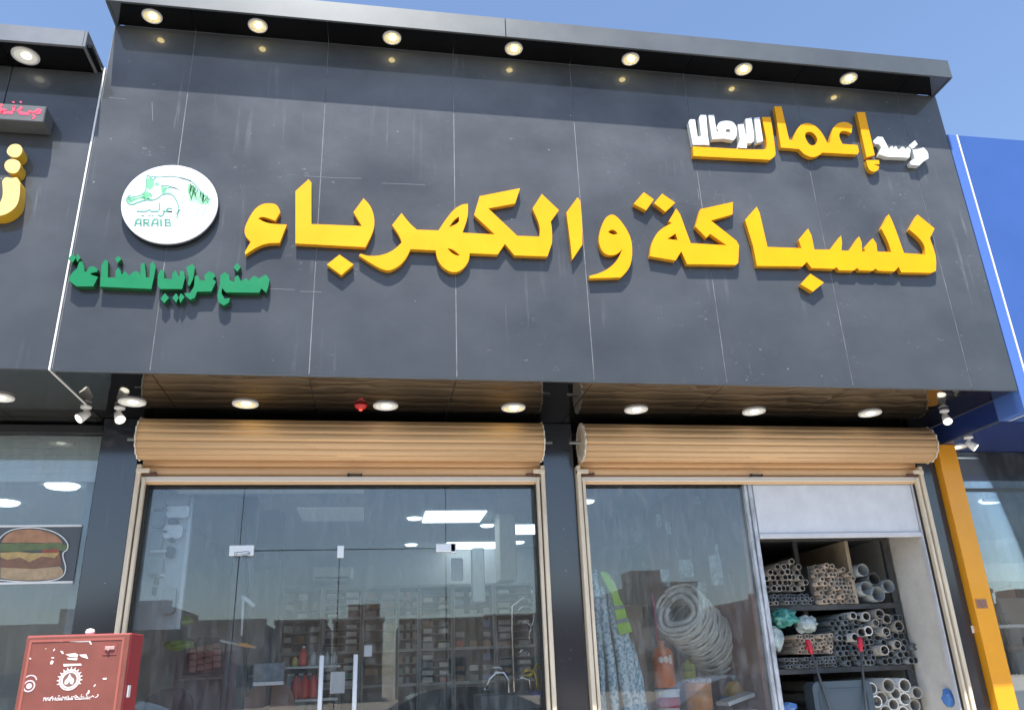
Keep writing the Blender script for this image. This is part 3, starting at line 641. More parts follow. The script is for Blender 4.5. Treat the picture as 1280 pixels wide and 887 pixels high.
# yellow letters of the neighbour and its red running text display
nf = frame(0, 100, 100/443)
ly = [(nf, [[(-60,690),(0,680),(18,640,s),(12,560),(30,535,s),(65,545,s),(95,535,s),(112,570),(108,660,s),(85,710,s),(20,752,s),(-60,755)]]),
      (nf, [[(22,470,s),(35,445,s),(70,435,s),(110,450,s),(115,480,s),(95,515,s),(60,518,s),(30,500,s)]]),
      (nf, [[(36,390,s),(55,360,s),(90,352,s),(120,365,s),(125,400,s),(100,430,s),(65,428,s),(40,410,s)]])]
lettering('sign_lettering', 'pale yellow thick raised Arabic letter with two dots at the left edge of the photo', 'sign lettering', ly, [mat('pale_yellow_acrylic', (.85, .60, .22), .35, var=.06), mat('gold_letter_side', (.60, .35, .02), .4)], YF, .11, (-2.75, YF, 4.8))
ld = thing('led_display', (-2.9, YF, 5.5), 'flat black and grey running text display with red script on the left neighbour sign wall', 'display')
lx = frame(0, 115, 70/1129)
q1 = at(*lx((940, 290)), YF-.17); q2 = at(*lx((860, 610)), YF-.17)
MB().box(-4.6, q1.x, YF-.17, YF-.01, q2.z, q1.z, b=.006).build('case', mat('grey_display_face', (.09, .095, .10), .5, var=.2), ld)
b = MB(); X = lambda *p: [(at(*lx(v), YF-.172).x, at(*lx(v), YF-.172).z) for v in p]
for w, st in ((.016, ((0,300),(40,400),(20,430))), (.022, ((30,390),(90,430),(160,410),(230,430),(255,400))), (.014, ((60,330),(90,380),(130,350))), (.016, ((265,390),(285,290))), (.012, ((255,300),(310,290))),
              (.018, ((345,385),(390,360),(430,300),(440,340))), (.024, ((370,380),(420,430),(600,440))), (.014, ((590,370),(600,430),(640,390),(660,430),(700,380),(720,430))), (.018, ((720,430),(790,430),(820,360),(760,350),(740,400))), (.014, ((650,460),(700,490),(660,545))), (.010, ((250,195),(290,215))), (.010, ((395,195),(440,210))), (.014, ((20,240),(45,290)))):
    b.ribbon(X(*st), w, YF-.172)
b.build('script', mat('red_led_script', (.75, .05, .11), .5, emit=.3), ld)
p = onz(32, 70, ZN); downlight(p.x, p.y, ZN+.003, .098, M_lens_c, 'large unlit round downlight under the left neighbour canopy', None)
p = onz(-4, 494, ZB); downlight(p.x, 6.12, ZB+.004, .10, M_lens_c, 'white round downlight under the left neighbour soffit cut by the photo edge', None)
q = onz(108, 507, ZB); spotlight((q.x, q.y, ZB), (-.6, -.5, -.7), 'small white spotlight hanging under the left neighbour soffit')
# small lights in the neighbour's room
for px, py, lab in ((4, 627, 'bright round ceiling lamp seen at the left edge through the neighbour window'), (78, 606, 'small round ceiling lamp seen through the left neighbour window near its blind')):
    p = onz(px, py, 3.60); o = MB().lathe([(.0001, -.03), (.15, -.03), (.17, -.012), (.17, 0)], p, n=18).build('ceiling_lamp', M_led, None, origin=p); tag(o, lab, 'ceiling lamp')

# ------------------------------------------------------------------ right neighbour
nr = thing('shop_building', (8, 6.7, 0), 'neighbouring shop at the right edge with a bright blue sign wall and orange post', 'shop building')
XB = XR+.012; ZBB = 3.412; ZBT = 6.127
xw = at(1238, 316, YF).x
M_blue2 = mat('lighter_blue_strip', (.075, .16, .46), .3)
MB().box(XB, xw-.008, YF, YF+.3, ZBB, ZBT, b=.003).build('wall_panel', M_blue2, nr)
xs = [xw+.008, 7.0, 8.8, 10.6]
for i in range(3): MB().box(xs[i]+(.003 if i else 0), xs[i+1]-.003, YF, YF+.3, ZBB, ZBT, b=.003).build('wall_panel', M_blue, nr)
MB().box(xw-.0075, xw+.0075, YF-.004, YF+.3, ZBB, ZBT).build('edge_trim', MATS['white_edge_trim'], nr)
MB().box(XB, 10.6, YF+.301, 6.92, ZBB-.0, ZBB+.18).build('soffit_panel', M_blue_dark, nr)
MB().box(XB-.001, XB+.012, YF+.301, 6.93, ZBB-.006, ZBB+.006).build('soffit_edge', M_fascia, nr)
MB().box(5.158+.004, 5.352, 6.54, 6.93, 0, ZBB-.002, b=.004).build('corner_post', M_orange, nr)
b = MB(); q = at(1227, 754, 6.538); b.box(q.x-.055, q.x+.055, 6.536, 6.5395, q.z-.04, q.z+.04); st = b.build('sticker', mat('faded_sticker', (.45, .22, .08), .6), nr)
b = MB()
for k, dz in enumerate((.022, .006, -.012, -.028)): b.ribbon([(q.x-.045, q.z+dz), (q.x-.02, q.z+dz+.006), (q.x, q.z+dz-.004), (q.x+.02, q.z+dz+.005), (q.x+.045, q.z+dz)], .006, 6.5345)
b.build('sticker_print', mat('sticker_ink', (.10, .06, .16), .6), nr)
MB().box(XB+.15, 10.6, 6.93, 7.02, ZBB, ZBT-.1).build('wall', M_dark, nr)
for a, c in ((5.36, 6.9), (6.906, 8.6)): MB().box(a, c, 6.80, 6.808, .05, ZBB-.01).build('window_pane', M_glass, nr)
b = MB(); b.box(5.36, 8.6, 6.79, 6.84, 3.02, 3.05); b.build('window_bar', M_fascia, nr)
b = MB(); b.box(5.32, 10.6, 12.5, 12.6, 0, 6); b.box(10.6, 10.7, 5.5, 12.6, 0, 6); b.box(5.31, 5.34, 7.03, 12.49, .03, 3.3); b.build('room_wall', M_wall_grey, nr)
MB().box(5.345, 10.59, 7.03, 12.49, 3.36, 3.40).build('ceiling', mat('tan_ceiling', (.30, .27, .20), .7), nr)
MB().box(5.345, 10.59, 6.8, 12.49, .004, .03).build('room_floor', M_floor, nr)
# white wall sticker on the dark column
q = at(1217, 786, 6.617); tag(MB().box(q.x-.02, q.x+.03, 6.615, 6.6185, q.z-.03, q.z+.03).build('paper_label', M_white, None, origin=(q.x, 6.618, q.z)), 'small white paper label stuck on the dark column beside the orange post', 'label')
q = onz(1210, 545, ZBB); spotlight((q.x, q.y, ZBB), (.6, -.4, -.7), 'small white spotlight hanging under the blue soffit right of the orange post')
p = onz(1222, 562, ZBB); downlight(p.x-.3, p.y-.1, ZBB+.003, .09, M_lens_c, 'shallow downlight at the blue soffit above the right neighbour window', None)
# framed sign in the right room with OPEN style scroll
q = at(1246, 617, 7.6)
t = thing('hanging_sign', (q.x, 7.6, q.z), 'small grey framed hanging sign with curly script in the right neighbour window', 'sign')
b = MB(); b.box(q.x-.17, q.x+.17, 7.6, 7.64, q.z-.075, q.z+.075, b=.004); b.build('frame', mat('pale_sign_frame', (.45, .47, .46), .5), t)
MB().box(q.x-.14, q.x+.14, 7.592, 7.599, q.z-.052, q.z+.052).build('board', mat('slate_board', (.10, .13, .13), .5), t)
b = MB(); b.ribbon([(q.x-.09, q.z+.03), (q.x-.115, q.z+.01), (q.x-.09, q.z-.005), (q.x-.105, q.z-.035)], .012, 7.589)
for k in range(5): b.ribbon([(q.x-.06+k*.035, q.z-.02), (q.x-.05+k*.035, q.z+.02), (q.x-.035+k*.035, q.z-.01)], .007, 7.589)
b.build('script', mat('pale_script', (.45, .5, .5), .5), t)
for px, py, lab in ((1249, 632, 'white round ceiling lamp just under the framed sign in the right neighbour room'),):
    p = onz(px-4, py-8, 3.35); o = MB().lathe([(.0001, -.03), (.17, -.03), (.19, -.012), (.19, 0)], (p.x, p.y, 3.355), n=18).build('ceiling_lamp', M_led, None, origin=p); tag(o, lab, 'ceiling lamp')
# bulkheads / counter seen in the right room
t = thing('shop_counter', (6.6, 8.2, 0), 'white counter and shelf seen through the right neighbour window', 'counter')
q = at(1240, 715, 8.6); MB().box(5.6, 9.5, 8.6, 8.7, q.z-.10, q.z+.10).build('bulkhead', mat('pale_bulkhead', (.42, .42, .40), .6), t)
q = at(1240, 783, 8.2); MB().box(5.6, 9.0, 8.1, 8.4, q.z-.015, q.z+.015).build('shelf', M_white, t)
q = at(1250, 845, 8.0); MB().box(5.6, 9.0, 7.9, 8.3, .03, q.z, b=.01).build('base', mat('counter_white', (.5, .52, .52), .5), t)
for k, (px, py, lab) in enumerate(((1232, 745, 'brown round-backed chair nearest the orange post in the right neighbour room'), (1262, 745, 'brown round-backed chair farther right in the right neighbour room'))):
    q = at(px, py, 8.9); t = thing('chair', (q.x, 8.9, 0), lab, 'chair', 'brown chairs in the right neighbour room')
    mb = mat('brown_chair', (.14, .08, .06), .6)
    b = MB(); L = [(q.x+.22*math.cos(a)*(1 if math.sin(a) > 0 else .9), q.z-.12+(.25 if math.sin(a) > 0 else .2)*math.sin(a)) for a in [i*PI/10 for i in range(20)]]; b.prism([L], 8.9, 8.94); b.build('backrest', mb, t)
    MB().box(q.x-.22, q.x+.22, 8.5, 8.9, q.z-.62, q.z-.55, b=.02).build('seat', mb, t)
    for sx in (-.19, .19):
        for y in (8.53, 8.9): MB().cyl((q.x+sx, y, .03), (q.x+sx, y, q.z-.6 if y < 8.6 else q.z-.2), .018, n=8).build('leg', M_dark, t)

# ------------------------------------------------------------------ fire hose cabinet in front of the left column
YK = 4.8
fc = thing('fire_hose_cabinet', (-1.53, 4.95, 0), 'weathered red fire hose reel cabinet standing in front of the left column', 'fire cabinet')
kx0, kx1, kz1, kz0 = at(33, 793, YK).x, at(164, 791, YK).x, 1.855, .98
b = MB(); b.box(kx0, kx1, YK+.016, YK+.26, kz0, kz1, b=.004); b.build('case', M_redside, fc)
door = MB().box(kx0+.004, kx1-.004, YK, YK+.0155, kz0+.006, kz1-.006, b=.003).build('cabinet_door', M_red, fc)
b = MB(); w = .012
fx0, fx1, fz0, fz1 = kx0+.022, kx1-.028, kz0+.03, kz1-.022
b.box(fx0, fx1, YK-.003, YK-.0005, fz1-w, fz1); b.box(fx0, fx1, YK-.003, YK-.0005, fz0, fz0+w); b.box(fx0, fx0+w, YK-.003, YK-.0005, fz0+w, fz1-w); b.box(fx1-w, fx1, YK-.003, YK-.0005, fz0+w, fz1-w)
b.build('door_rim', mat('red_door_rim', (.34, .10, .075), .4), door)
Q = frame(0, 780, 200/1280)
def KQ(*pts): return [(at(*Q(p), YK-.002).x, at(*Q(p), YK-.002).z) for p in pts]
lk = KQ((880, 195))[0]
MB().box(lk[0]-.035, lk[0]+.035, YK-.003, YK-.0005, lk[1]-.03, lk[1]+.03).build('lock_recess', mat('dark_red_recess', (.24, .06, .05), .6), door)
b = MB(); b.box(lk[0]-.024, lk[0]+.024, YK-.012, YK-.0035, lk[1]-.004, lk[1]+.013, b=.002); b.cyl((lk[0]-.006, YK-.016, lk[1]), (lk[0]-.006, YK-.003, lk[1]), .008, n=10); b.build('lock', mat('worn_lock', (.55, .36, .33), .4, .3), door)
b = MB()
for pts in ([(438,120),(495,118),(500,138),(440,138)], [(540,128),(600,130),(640,125),(720,122),(735,160),(722,158),(712,138),(640,140),(560,138)], [(480,210),(500,212),(510,232),(498,236)], [(522,238),(600,228),(625,240),(618,262),(560,258)], [(632,240),(690,238),(705,275),(650,258)], [(535,265),(622,268),(612,286),(545,280)],
            [(505,315),(645,312),(655,326),(510,336)], [(410,262),(432,260),(432,270),(412,271)], [(402,300),(415,285),(430,295),(418,318),(402,318)], [(425,205),(437,190),(440,200),(428,215)], [(820,428),(850,425),(855,437),(825,442)], [(748,490),(762,474),(765,486),(750,500)], [(235,265),(248,266),(247,280),(236,278)], [(704,525),(715,523),(716,545),(700,560)], [(360,190),(370,190),(368,200)]):
    b.prism([KQ(*pts)], YK-.0016, YK-.0002)
b.build('paint_scrap', M_decal, door)
def ringp(c, r0, r1, n=28):
    cx, cz = c
    return [[(cx+r1*math.cos(2*PI*i/n), cz+r1*math.sin(2*PI*i/n)) for i in range(n)], [(cx+r0*math.cos(2*PI*i/n), cz+r0*math.sin(2*PI*i/n)) for i in range(n)]]
ec = KQ((557, 442))[0]
MB().prism([[(ec[0]+.036*math.cos(i*PI/12), ec[1]+.036*math.sin(i*PI/12)) for i in range(24)]], YK-.0010, YK-.0001).build('emblem_field', mat('emblem_brown', (.20, .10, .08), .6), door)
b = MB(); b.prism(ringp(ec, .034, .042), YK-.0018, YK-.0003); b.prism(ringp(ec, .045, .051), YK-.0018, YK-.0003)
for k in range(13):
    a = -.35+k*(PI+.7)/12; c, s_ = math.cos(a), math.sin(a); r0, r1 = .0505, .062
    b.prism([[(ec[0]+c*r0-s_*.004, ec[1]+s_*r0+c*.004), (ec[0]+c*r1-s_*.0015, ec[1]+s_*r1+c*.0015), (ec[0]+c*r1+s_*.0015, ec[1]+s_*r1-c*.0015), (ec[0]+c*r0+s_*.004, ec[1]+s_*r0-c*.004)]], YK-.0018, YK-.0003)
b.prism([smooth_loop([(ec[0]-.020, ec[1]-.022), (ec[0]-.026, ec[1]-.005, 1), (ec[0]-.012, ec[1]+.006, 1), (ec[0]-.004, ec[1]+.030), (ec[0]+.008, ec[1]+.010, 1), (ec[0]+.014, ec[1]+.014), (ec[0]+.024, ec[1]-.006, 1), (ec[0]+.018, ec[1]-.022), (ec[0]+.006, ec[1]-.020), (ec[0], ec[1]-.006), (ec[0]-.008, ec[1]-.020)])], YK-.0019, YK-.0003)
b.build('emblem_print', M_decal, door)
ec2 = KQ((232, 492))[0]
b = MB(); b.prism(ringp(ec2, .022, .029), YK-.0018, YK-.0003); b.prism(ringp(ec2, .0001, .014), YK-.0018, YK-.0003)
e3 = KQ((242, 440))[0]; b.ribbon([(e3[0]+.030*math.cos(a), e3[1]-.006+.026*math.sin(a)) for a in [.1+i*.3 for i in range(10)]], .006, YK-.0018)
b.build('badge_print', mat('grey_pink_decal', (.62, .50, .52), .6), door)
# printed line in Arabic, traced, and the English line
b = MB()
for st in (((345,598),(360,590),(380,592),(385,580)), ((400,588),(420,575),(430,588),(395,590)), ((370,602),(378,606)), ((455,588),(500,588),(500,576),(515,588),(530,588)), ((545,588),(545,568)), ((560,590),(572,582),(575,572)), ((580,584),(590,574),(600,584),(625,584)), ((640,584),(655,574),(665,584),(632,586)), ((672,582),(700,582),(690,560),(712,530)), ((705,582),(730,580),(740,568),(752,580)), ((760,584),(775,578),(785,566),(780,556)), ((465,570),(478,570)), ((600,566),(612,566)), ((648,562),(656,562))):
    b.ribbon(KQ(*st), .0042, YK-.0018)
b.build('arabic_print', M_decal, door)
cu = bpy.data.curves.new('english_print', 'FONT'); cu.body = 'Fire Hose Reel Cabinet'; cu.size = .030; cu.extrude = .0006; cu.offset = .0006
p0 = KQ((338, 632))[0]
tmp = bpy.data.objects.new('tmp', cu); COL.objects.link(tmp); bpy.context.view_layer.update()
me = bpy.data.meshes.new_from_object(tmp.evaluated_get(bpy.context.evaluated_depsgraph_get())); bpy.data.objects.remove(tmp)
xs_ = [v.co.x for v in me.vertices]; wd = KQ((715, 625))[0][0]-p0[0]; k_ = wd/(max(xs_)-min(xs_))
for v in me.vertices: v.co = Vector((p0[0]+v.co.x*k_, YK-.0012-v.co.z, p0[1]+.012+v.co.y*k_))
me.materials.clear(); me.materials.append(M_decal)
o = bpy.data.objects.new('english_print', me); COL.objects.link(o); o.parent = door; pw = fc.location+door.location; o.location = -pw
b = MB(); q = at(165, 863, YK+.1); b.box(kx1+.001, kx1+.008, YK+.05, YK+.10, q.z-.03, q.z+.03, b=.002); b.build('side_latch', M_white, fc)
b = MB(); b.box(kx0+.05, kx1-.05, YK+.05, YK+.24, 0, kz0-.001); b.build('pedestal', M_redside, fc)
q = at(113, 787, YK+.1); tag(MB().lathe([(.018, 0), (.026, .012), (.020, .028), (.0001, .034)], (q.x, q.y, kz1), n=10).build('crumpled_paper', M_white, None, origin=(q.x, q.y, kz1)), 'tiny white crumpled scrap lying on top of the red cabinet', 'litter')

# ------------------------------------------------------------------ pipe store on the right
YR = 7.16
M_rack = mat('rack_steel', (.085, .088, .088), .6, .3, var=.3, vscale=8)
rk = thing('pipe_rack', (4.0, YR, 0), 'dark steel rack of pipes behind the open right doorway', 'storage rack')
zs1, zs2, zs3 = at(1030, 757, YR).z, at(1040, 835, YR).z, .98
def rx(px, py): return at(px, py, YR).x
for x, top in ((3.34, 2.70), (rx(1007, 700)+.0, 2.70), (4.835, 2.70)):
    MB().box(x-.022, x+.022, YR-.01+(.16 if x < 4.5 else 0), YR+.03+(.16 if x < 4.5 else 0), 0, top).build('upright', M_rack, rk)
    MB().box(x-.022, x+.022, YR+2.1, YR+2.14, 0, top).build('upright', M_rack, rk)
for z in (zs1, zs2, zs3, 2.66):
    MB().box(3.32, 4.86, YR-.02, YR+.02, z-.035, z+.012, b=.003).build('shelf_beam', M_rack, rk)
    MB().box(3.32, 4.86, YR+.021, YR+2.1, z-.012, z+.004).build('shelf_board', M_rack, rk)
M_divb = mat('raw_wood_divider', (.42, .34, .24), .8, var=.2)
xd = rx(1066, 735); MB().box(xd-.018, xd+.018, YR-.025, YR+1.6, zs1+.014, 2.62).build('divider_board', M_divb, rk)
q = rx(1016, 735); MB().box(q-.012, q+.012, YR+.02, YR+1.6, zs1+.014, zs1+.36).build('divider_board', M_rack, rk)

PM = {}
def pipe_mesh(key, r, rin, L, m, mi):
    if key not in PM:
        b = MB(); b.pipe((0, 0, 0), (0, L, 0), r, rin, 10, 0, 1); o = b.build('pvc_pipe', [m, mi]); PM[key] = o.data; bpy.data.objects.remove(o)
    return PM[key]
M_pb = mat('beige_pvc', (.50, .40, .31), .45, var=.18, vscale=14); M_pg = mat('grey_pvc', (.20, .22, .225), .45, var=.25, vscale=14); M_pw = mat('white_pvc', (.66, .64, .58), .45, var=.1, vscale=14)
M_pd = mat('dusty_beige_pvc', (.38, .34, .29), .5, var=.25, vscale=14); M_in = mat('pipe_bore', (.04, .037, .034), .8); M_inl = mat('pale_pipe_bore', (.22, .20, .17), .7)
QUEUE = []
for m_ in (M_pb, M_pg, M_pw, M_pd):
    n_ = m_.node_tree.nodes; l_ = m_.node_tree.links; oi = n_.new('ShaderNodeObjectInfo'); hs = n_.new('ShaderNodeHueSaturation'); mr = n_.new('ShaderNodeMapRange')
    mr.inputs[3].default_value = .6; mr.inputs[4].default_value = 1.3; l_.new(oi.outputs['Random'], mr.inputs[0]); l_.new(mr.outputs[0], hs.inputs['Value'])
    bs = n_['Principled BSDF'].inputs['Base Color']; l_.new(bs.links[0].from_socket, hs.inputs['Color']); l_.new(hs.outputs[0], bs)
def put_pipe(*a, **k): QUEUE.append((a, k))
def real_pipe(x, z, r, wall, m, label, group, L=1.9, y=None, mi=None):
    y = YR-.03+random.uniform(-.05, .05) if y is None else y
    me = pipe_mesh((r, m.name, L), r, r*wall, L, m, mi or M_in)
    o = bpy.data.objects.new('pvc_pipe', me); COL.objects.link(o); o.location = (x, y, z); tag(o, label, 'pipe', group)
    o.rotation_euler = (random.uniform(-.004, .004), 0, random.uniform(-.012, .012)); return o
def stack(x0, x1, zb, prof, r, wall, m, label, group, jit=.05, maxn=400, mi=None, ydx=0):
    """hexagonal pile; prof(x) = top height above zb"""
    row = 0; n = 0; z = zb+r; rown = ('lowest', 'second', 'third', 'fourth', 'fifth', 'sixth', 'seventh', 'eighth', 'ninth', 'tenth', 'eleventh')
    while n < maxn:
        x = x0+r+(r if row % 2 else 0)+random.uniform(0, .3)*r; any_ = False
        while x < x1-r*.8:
            if z+r < zb+prof(x):
                put_pipe(x+random.uniform(-1, 1)*r*jit, z+random.uniform(-1, 1)*r*jit, r, wall, m, f'{label}, {rown[min(row, 10)]} row up' if row else f'{label}, lowest row', group, y=YR-.03-ydx+random.uniform(-.07, .05), mi=mi); any_ = True; n += 1
            x += 2*r*1.01
        if not any_: break
        z += r*1.76; row += 1
    return n
X_ = lambda px: rx(px, 740)
hz = lambda px, py: at(px, py, YR).z
tot = 0
zb = zs1+.013
tot += stack(X_(955), X_(1014), zb, lambda x: .125, .0180, .74, M_pd, 'thin dusty beige pipe low at the left of the top rack shelf', 'thin beige pipes at the left of the top shelf')
tot += stack(X_(955), X_(1008), zb+.125, lambda x: .29 - abs(x-X_(990))*.35, .0265, .80, M_pd, 'medium beige pipe piled loosely at the left of the top shelf', 'medium beige pipes at the left of the top shelf', jit=.25)
tot += stack(X_(1018), X_(1067), zb, lambda x: .385-max(0, (x-X_(1042)))*.62-max(0, X_(1028)-x)*.5, .0225, .76, M_pb, 'beige pipe in the dense square pile beside the wooden divider', 'beige pipes beside the wooden divider', mi=M_inl)
zb = zs2+.013
tot += stack(X_(966), X_(1026), zb, lambda x: .115, .0165, .70, M_pg, 'thin dark pipe at the left of the middle shelf', 'thin dark pipes at the left of the middle shelf')
tot += stack(X_(980), X_(1030), zb+.115, lambda x: .17, .0185, .72, M_pb, 'thin pale pipe bundled near the left red handle', 'thin pale pipes in the middle of the middle shelf', jit=.2, mi=M_inl)
tot += stack(X_(1029), X_(1080), zb, lambda x: .46-max(0, X_(1045)-x)*.3, .0245, .80, M_pg, 'grey pipe in the dark pile on the middle shelf', 'grey pipes in the middle shelf pile', jit=.08)
tot += stack(X_(1080), X_(1124), zb, lambda x: .44, .030, .80, M_pg, 'wider grey pipe at the right of the middle shelf', 'wider grey pipes at the right of the middle shelf', jit=.22)
for px, py, r in ((1076, 790, .043), (1085, 788, .043), (1107, 789, .041), (1068, 796, .038), (1123, 782, .050), (1105, 812, .046), (1099, 767, .048), (1108, 773, .045), (1082, 770, .042), (1121, 805, .040), (1066, 769, .034), (1094, 778, .034)):
    q = at(px, py, YR-.10); put_pipe(q.x, q.z, r, .76, M_pw if (px+py) % 3 else M_pd, f'wide pale ringed pipe sticking out of the grey pile on the middle shelf', 'wide pale pipes sticking out of the middle shelf', y=YR-.11)
for i, (px, py, r, lab) in enumerate(((1078, 712, .058, 'square-ended wrapped clear tube topmost in the right section of the top shelf'), (1092, 723, .058, 'dark open grey tube in the right section of the top shelf'), (1083, 735, .066, 'cloudy clear tube low beside the wooden divider'), (1097, 742, .070, 'largest cloudy clear tube lowest in the right section of the top shelf'), (1110, 732, .060, 'cloudy clear tube touching the white plaster wall on the top shelf'))):
    q = at(px, py, YR-.08); put_pipe(q.x, q.z, r, .93, M_clear if i != 1 else M_pg, lab, 'wide tubes at the right of the top shelf', y=YR-.09, mi=M_in if i == 1 else mat('cloudy_bore', (.20, .22, .22), .5))
for px, py, r in ((1091, 860, .052), (1108, 856, .062), (1103, 872, .060), (1120, 866, .052), (1131, 856, .060), (1133, 873, .055), (1143, 865, .052), (1144, 881, .056), (1118, 880, .052), (1093, 876, .05), (1107, 889, .058), (1131, 889, .05)):
    q = at(px, py, YR-.12); put_pipe(q.x, q.z, r, .80, M_pw, 'wide white pipe in the pile at the bottom right of the doorway', 'wide white pipes at the bottom right of the doorway', y=YR-.13+random.uniform(-.04, .03), mi=M_inl)
QUEUE.sort(key=lambda e: -e[0][2])
for a_, k_ in QUEUE[:300]: real_pipe(*a_, **k_)
b = MB()
for a_, k_ in QUEUE[300:]:
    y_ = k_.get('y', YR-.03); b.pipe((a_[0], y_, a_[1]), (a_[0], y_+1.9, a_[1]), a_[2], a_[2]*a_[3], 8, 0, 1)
if QUEUE[300:]:
    o = b.build('pvc_pipe', [M_pg, M_in], None, origin=(3.6, YR, zs2)); o['kind'] = 'stuff'; tag(o, 'thinnest grey and beige pipes packed low at the left of the rack shelves', 'pipes')

def crumple(c, r, squash, seed, sub=3, amp=.28):
    rnd = random.Random(seed); bm = bmesh.new(); bmesh.ops.create_icosphere(bm, subdivisions=sub, radius=1)
    from mathutils import noise
    b = MB()
    for v in bm.verts:
        n = noise.noise(v.co*1.6+Vector((seed*3.1, 0, 0)))*amp*1.6+noise.noise(v.co*4.5+Vector((0, seed, 0)))*amp*.6
        v.co = v.co*(1+n); v.co = Vector((v.co.x*r*squash[0], v.co.y*r*squash[1], v.co.z*r*squash[2]))+Vector(c)
    bm.verts.index_update(); b.add([v.co[:] for v in bm.verts], [[v.index for v in f.verts] for f in bm.faces], 0, False); bm.free(); return b
M_bag = mat('teal_plastic_bag', (.06, .30, .26), .3, var=.5, vscale=16, coat=.4); M_bagc = mat('pale_plastic_bag', (.40, .48, .47), .25, var=.4, vscale=18, coat=.4)
for px, py, r, sq, m, lab in ((978, 772, .10, (1.25, 1.3, .85), M_bag, 'teal plastic bag of fittings on top of the thin pipes of the middle shelf'), (1008, 780, .085, (1.2, 1, .9), M_bagc, 'pale clear plastic bag next to the teal bag on the middle shelf'), (966, 797, .085, (1, 1, 1.2), M_bagc, 'clear greenish plastic bag low against the scuffed door frame')):
    q = at(px, py, YR-.06); tag(crumple(q, r, sq, px).build('plastic_bag', m, None, origin=q), lab, 'plastic bag')
# long handles with red grips leaning in the doorway
M_rod = mat('grey_rod', (.16, .17, .17), .5, .4)
for i, (p0, p1, lab) in enumerate((((1011, 806), (1042, 900), 'leaning grey tool handle with a red grip on the left in the doorway'), ((1075, 803), (1084, 900), 'leaning grey tool handle with a red grip on the right in the doorway'))):
    a = at(*p0, 6.98); c = at(*p1, 6.9); d = (c-a).normalized(); e = a+d*((a.z)/(-d.z))
    t = thing('tool_handle', (e.x, e.y, 0), lab, 'tool', 'tool handles with red grips')
    MB().tube([a+d*.05, (a+e)/2, e], .011, n=8).build('rod', M_rod, t)
    MB().tube([a-d*.05, a-d*.03, a+d*.03, a+d*.075], [.014, .024, .022, .013], n=10).build('grip', mat('red_grip', (.60, .02, .05), .45), t)
    MB().box(a.x-.035, a.x+.03, a.y-.012, a.y+.012, a.z-.03, a.z-.012, b=.004).build('grip_guard', MATS['red_grip'], t)
# grey-blue bin
q0 = at(1012, 852, 6.98); q1 = at(1086, 852, 6.98)
t = thing('storage_bin', ((q0.x+q1.x)/2, 7.0, 0), 'grey blue plastic bin standing under the middle shelf behind the tool handles', 'bin')
M_bin = mat('grey_blue_plastic', (.075, .105, .13), .5, var=.1)
w = (q1.x-q0.x)/2; cx = (q0.x+q1.x)/2
def rrect(cx, cz, w, h, r, n=5):
    o = []
    for sx, sz, a0 in ((1, 1, 0), (-1, 1, PI/2), (-1, -1, PI), (1, -1, 3*PI/2)):
        for i in range(n+1):
            a = a0+PI/2*i/n; o.append((cx+sx*(w-r)+r*math.cos(a), cz+sz*(h-r)+r*math.sin(a)))
    return o
MB().prism([rrect(cx, q0.z/2+.01, w, q0.z/2-.01, .06)], 6.95, 7.10).build('body', M_bin, t)
MB().prism([rrect(cx, q0.z-.19, w-.05, .13, .04), rrect(cx, q0.z-.19, w-.062, .118, .035)], 6.943, 6.9495).build('rim', M_bin, t)
q = at(1186, 872, 6.75); tag(crumple(q, .07, (.8, .8, 1.1), 5, 2).build('blue_bag', mat('blue_film', (.10, .24, .55), .3, coat=.3), None, origin=q), 'crumpled blue plastic sheet against the stained white wall at the bottom', 'plastic sheet')
q = at(985, 884, 6.95); tag(crumple(q, .07, (1, .8, .7), 9, 2).build('blue_bag', MATS['blue_film'], None, origin=q), 'crumpled blue plastic sheet at the foot of the scuffed door frame', 'plastic sheet')

# ------------------------------------------------------------------ goods behind the right window
M_table = mat('display_table', (.20, .21, .20), .6)
t = thing('display_table', (2.6, 7.3, 0), 'low grey display table behind the right window', 'table')
MB().box(1.86, 3.18, 6.98, 7.9, 1.03, 1.06, b=.005).build('table_top', M_table, t)
for x in (1.9, 3.14):
    for y in (7.02, 7.86): MB().box(x-.02, x+.02, y-.02, y+.02, .03, 1.029).build('leg', M_table, t)
def can(px, pyb, pyt, Y, r, lab, name, cat, mats_, kind):
    q = at(px, (pyb+pyt)/2, Y); zb = at(px, pyb, Y).z; zt = at(px, pyt, Y).z
    t = thing(name, (q.x, Y, zb), lab, cat); h = zt-zb
    if kind == 'bottle':
        MB().lathe([(r*.95, 0), (r, .01), (r, h*.78), (r*.85, h*.86), (r*.3, h*.93), (r*.3, h)], (q.x, Y, zb), n=22).build('body', mats_[0], t)
        MB().lathe([(r*.34, 0), (r*.34, h*.05), (.0001, h*.055)], (q.x, Y, zb+h), n=12).build('cap', mats_[0], t)
        MB().lathe([(r*1.012, h*.50), (r*1.012, h*.76)], (q.x, Y, zb), n=22).build('label_band', mats_[1], t)
    else:
        MB().lathe([(r*.90, 0), (r*.99, h*.9), (r*.99, h*.93)], (q.x, Y, zb), n=26).build('body', mats_[0], t)
        MB().lathe([(r*1.03, h*.90), (r*1.05, h*.94), (r*1.05, h), (r*.98, h+.004), (r*.95, h-.004), (.0001, h-.004)], (q.x, Y, zb), n=26).build('lid', mats_[1], t)
        MB().lathe([(r*.952, h*.28), (r*.985, h*.70)], (q.x, Y, zb), n=26).build('label_band', mats_[2], t)
    return t, q, zb, zt
M_or = mat('orange_pack', (.80, .20, .05), .35); M_orl = mat('orange_pale', (.82, .36, .14), .4)
can(835, 893, 861, 7.12, .105, 'white bucket with a red band under the orange can', 'bucket', 'bucket', [M_lwhite, M_lwhite, mat('red_band', (.55, .06, .09), .4)], 'bucket')
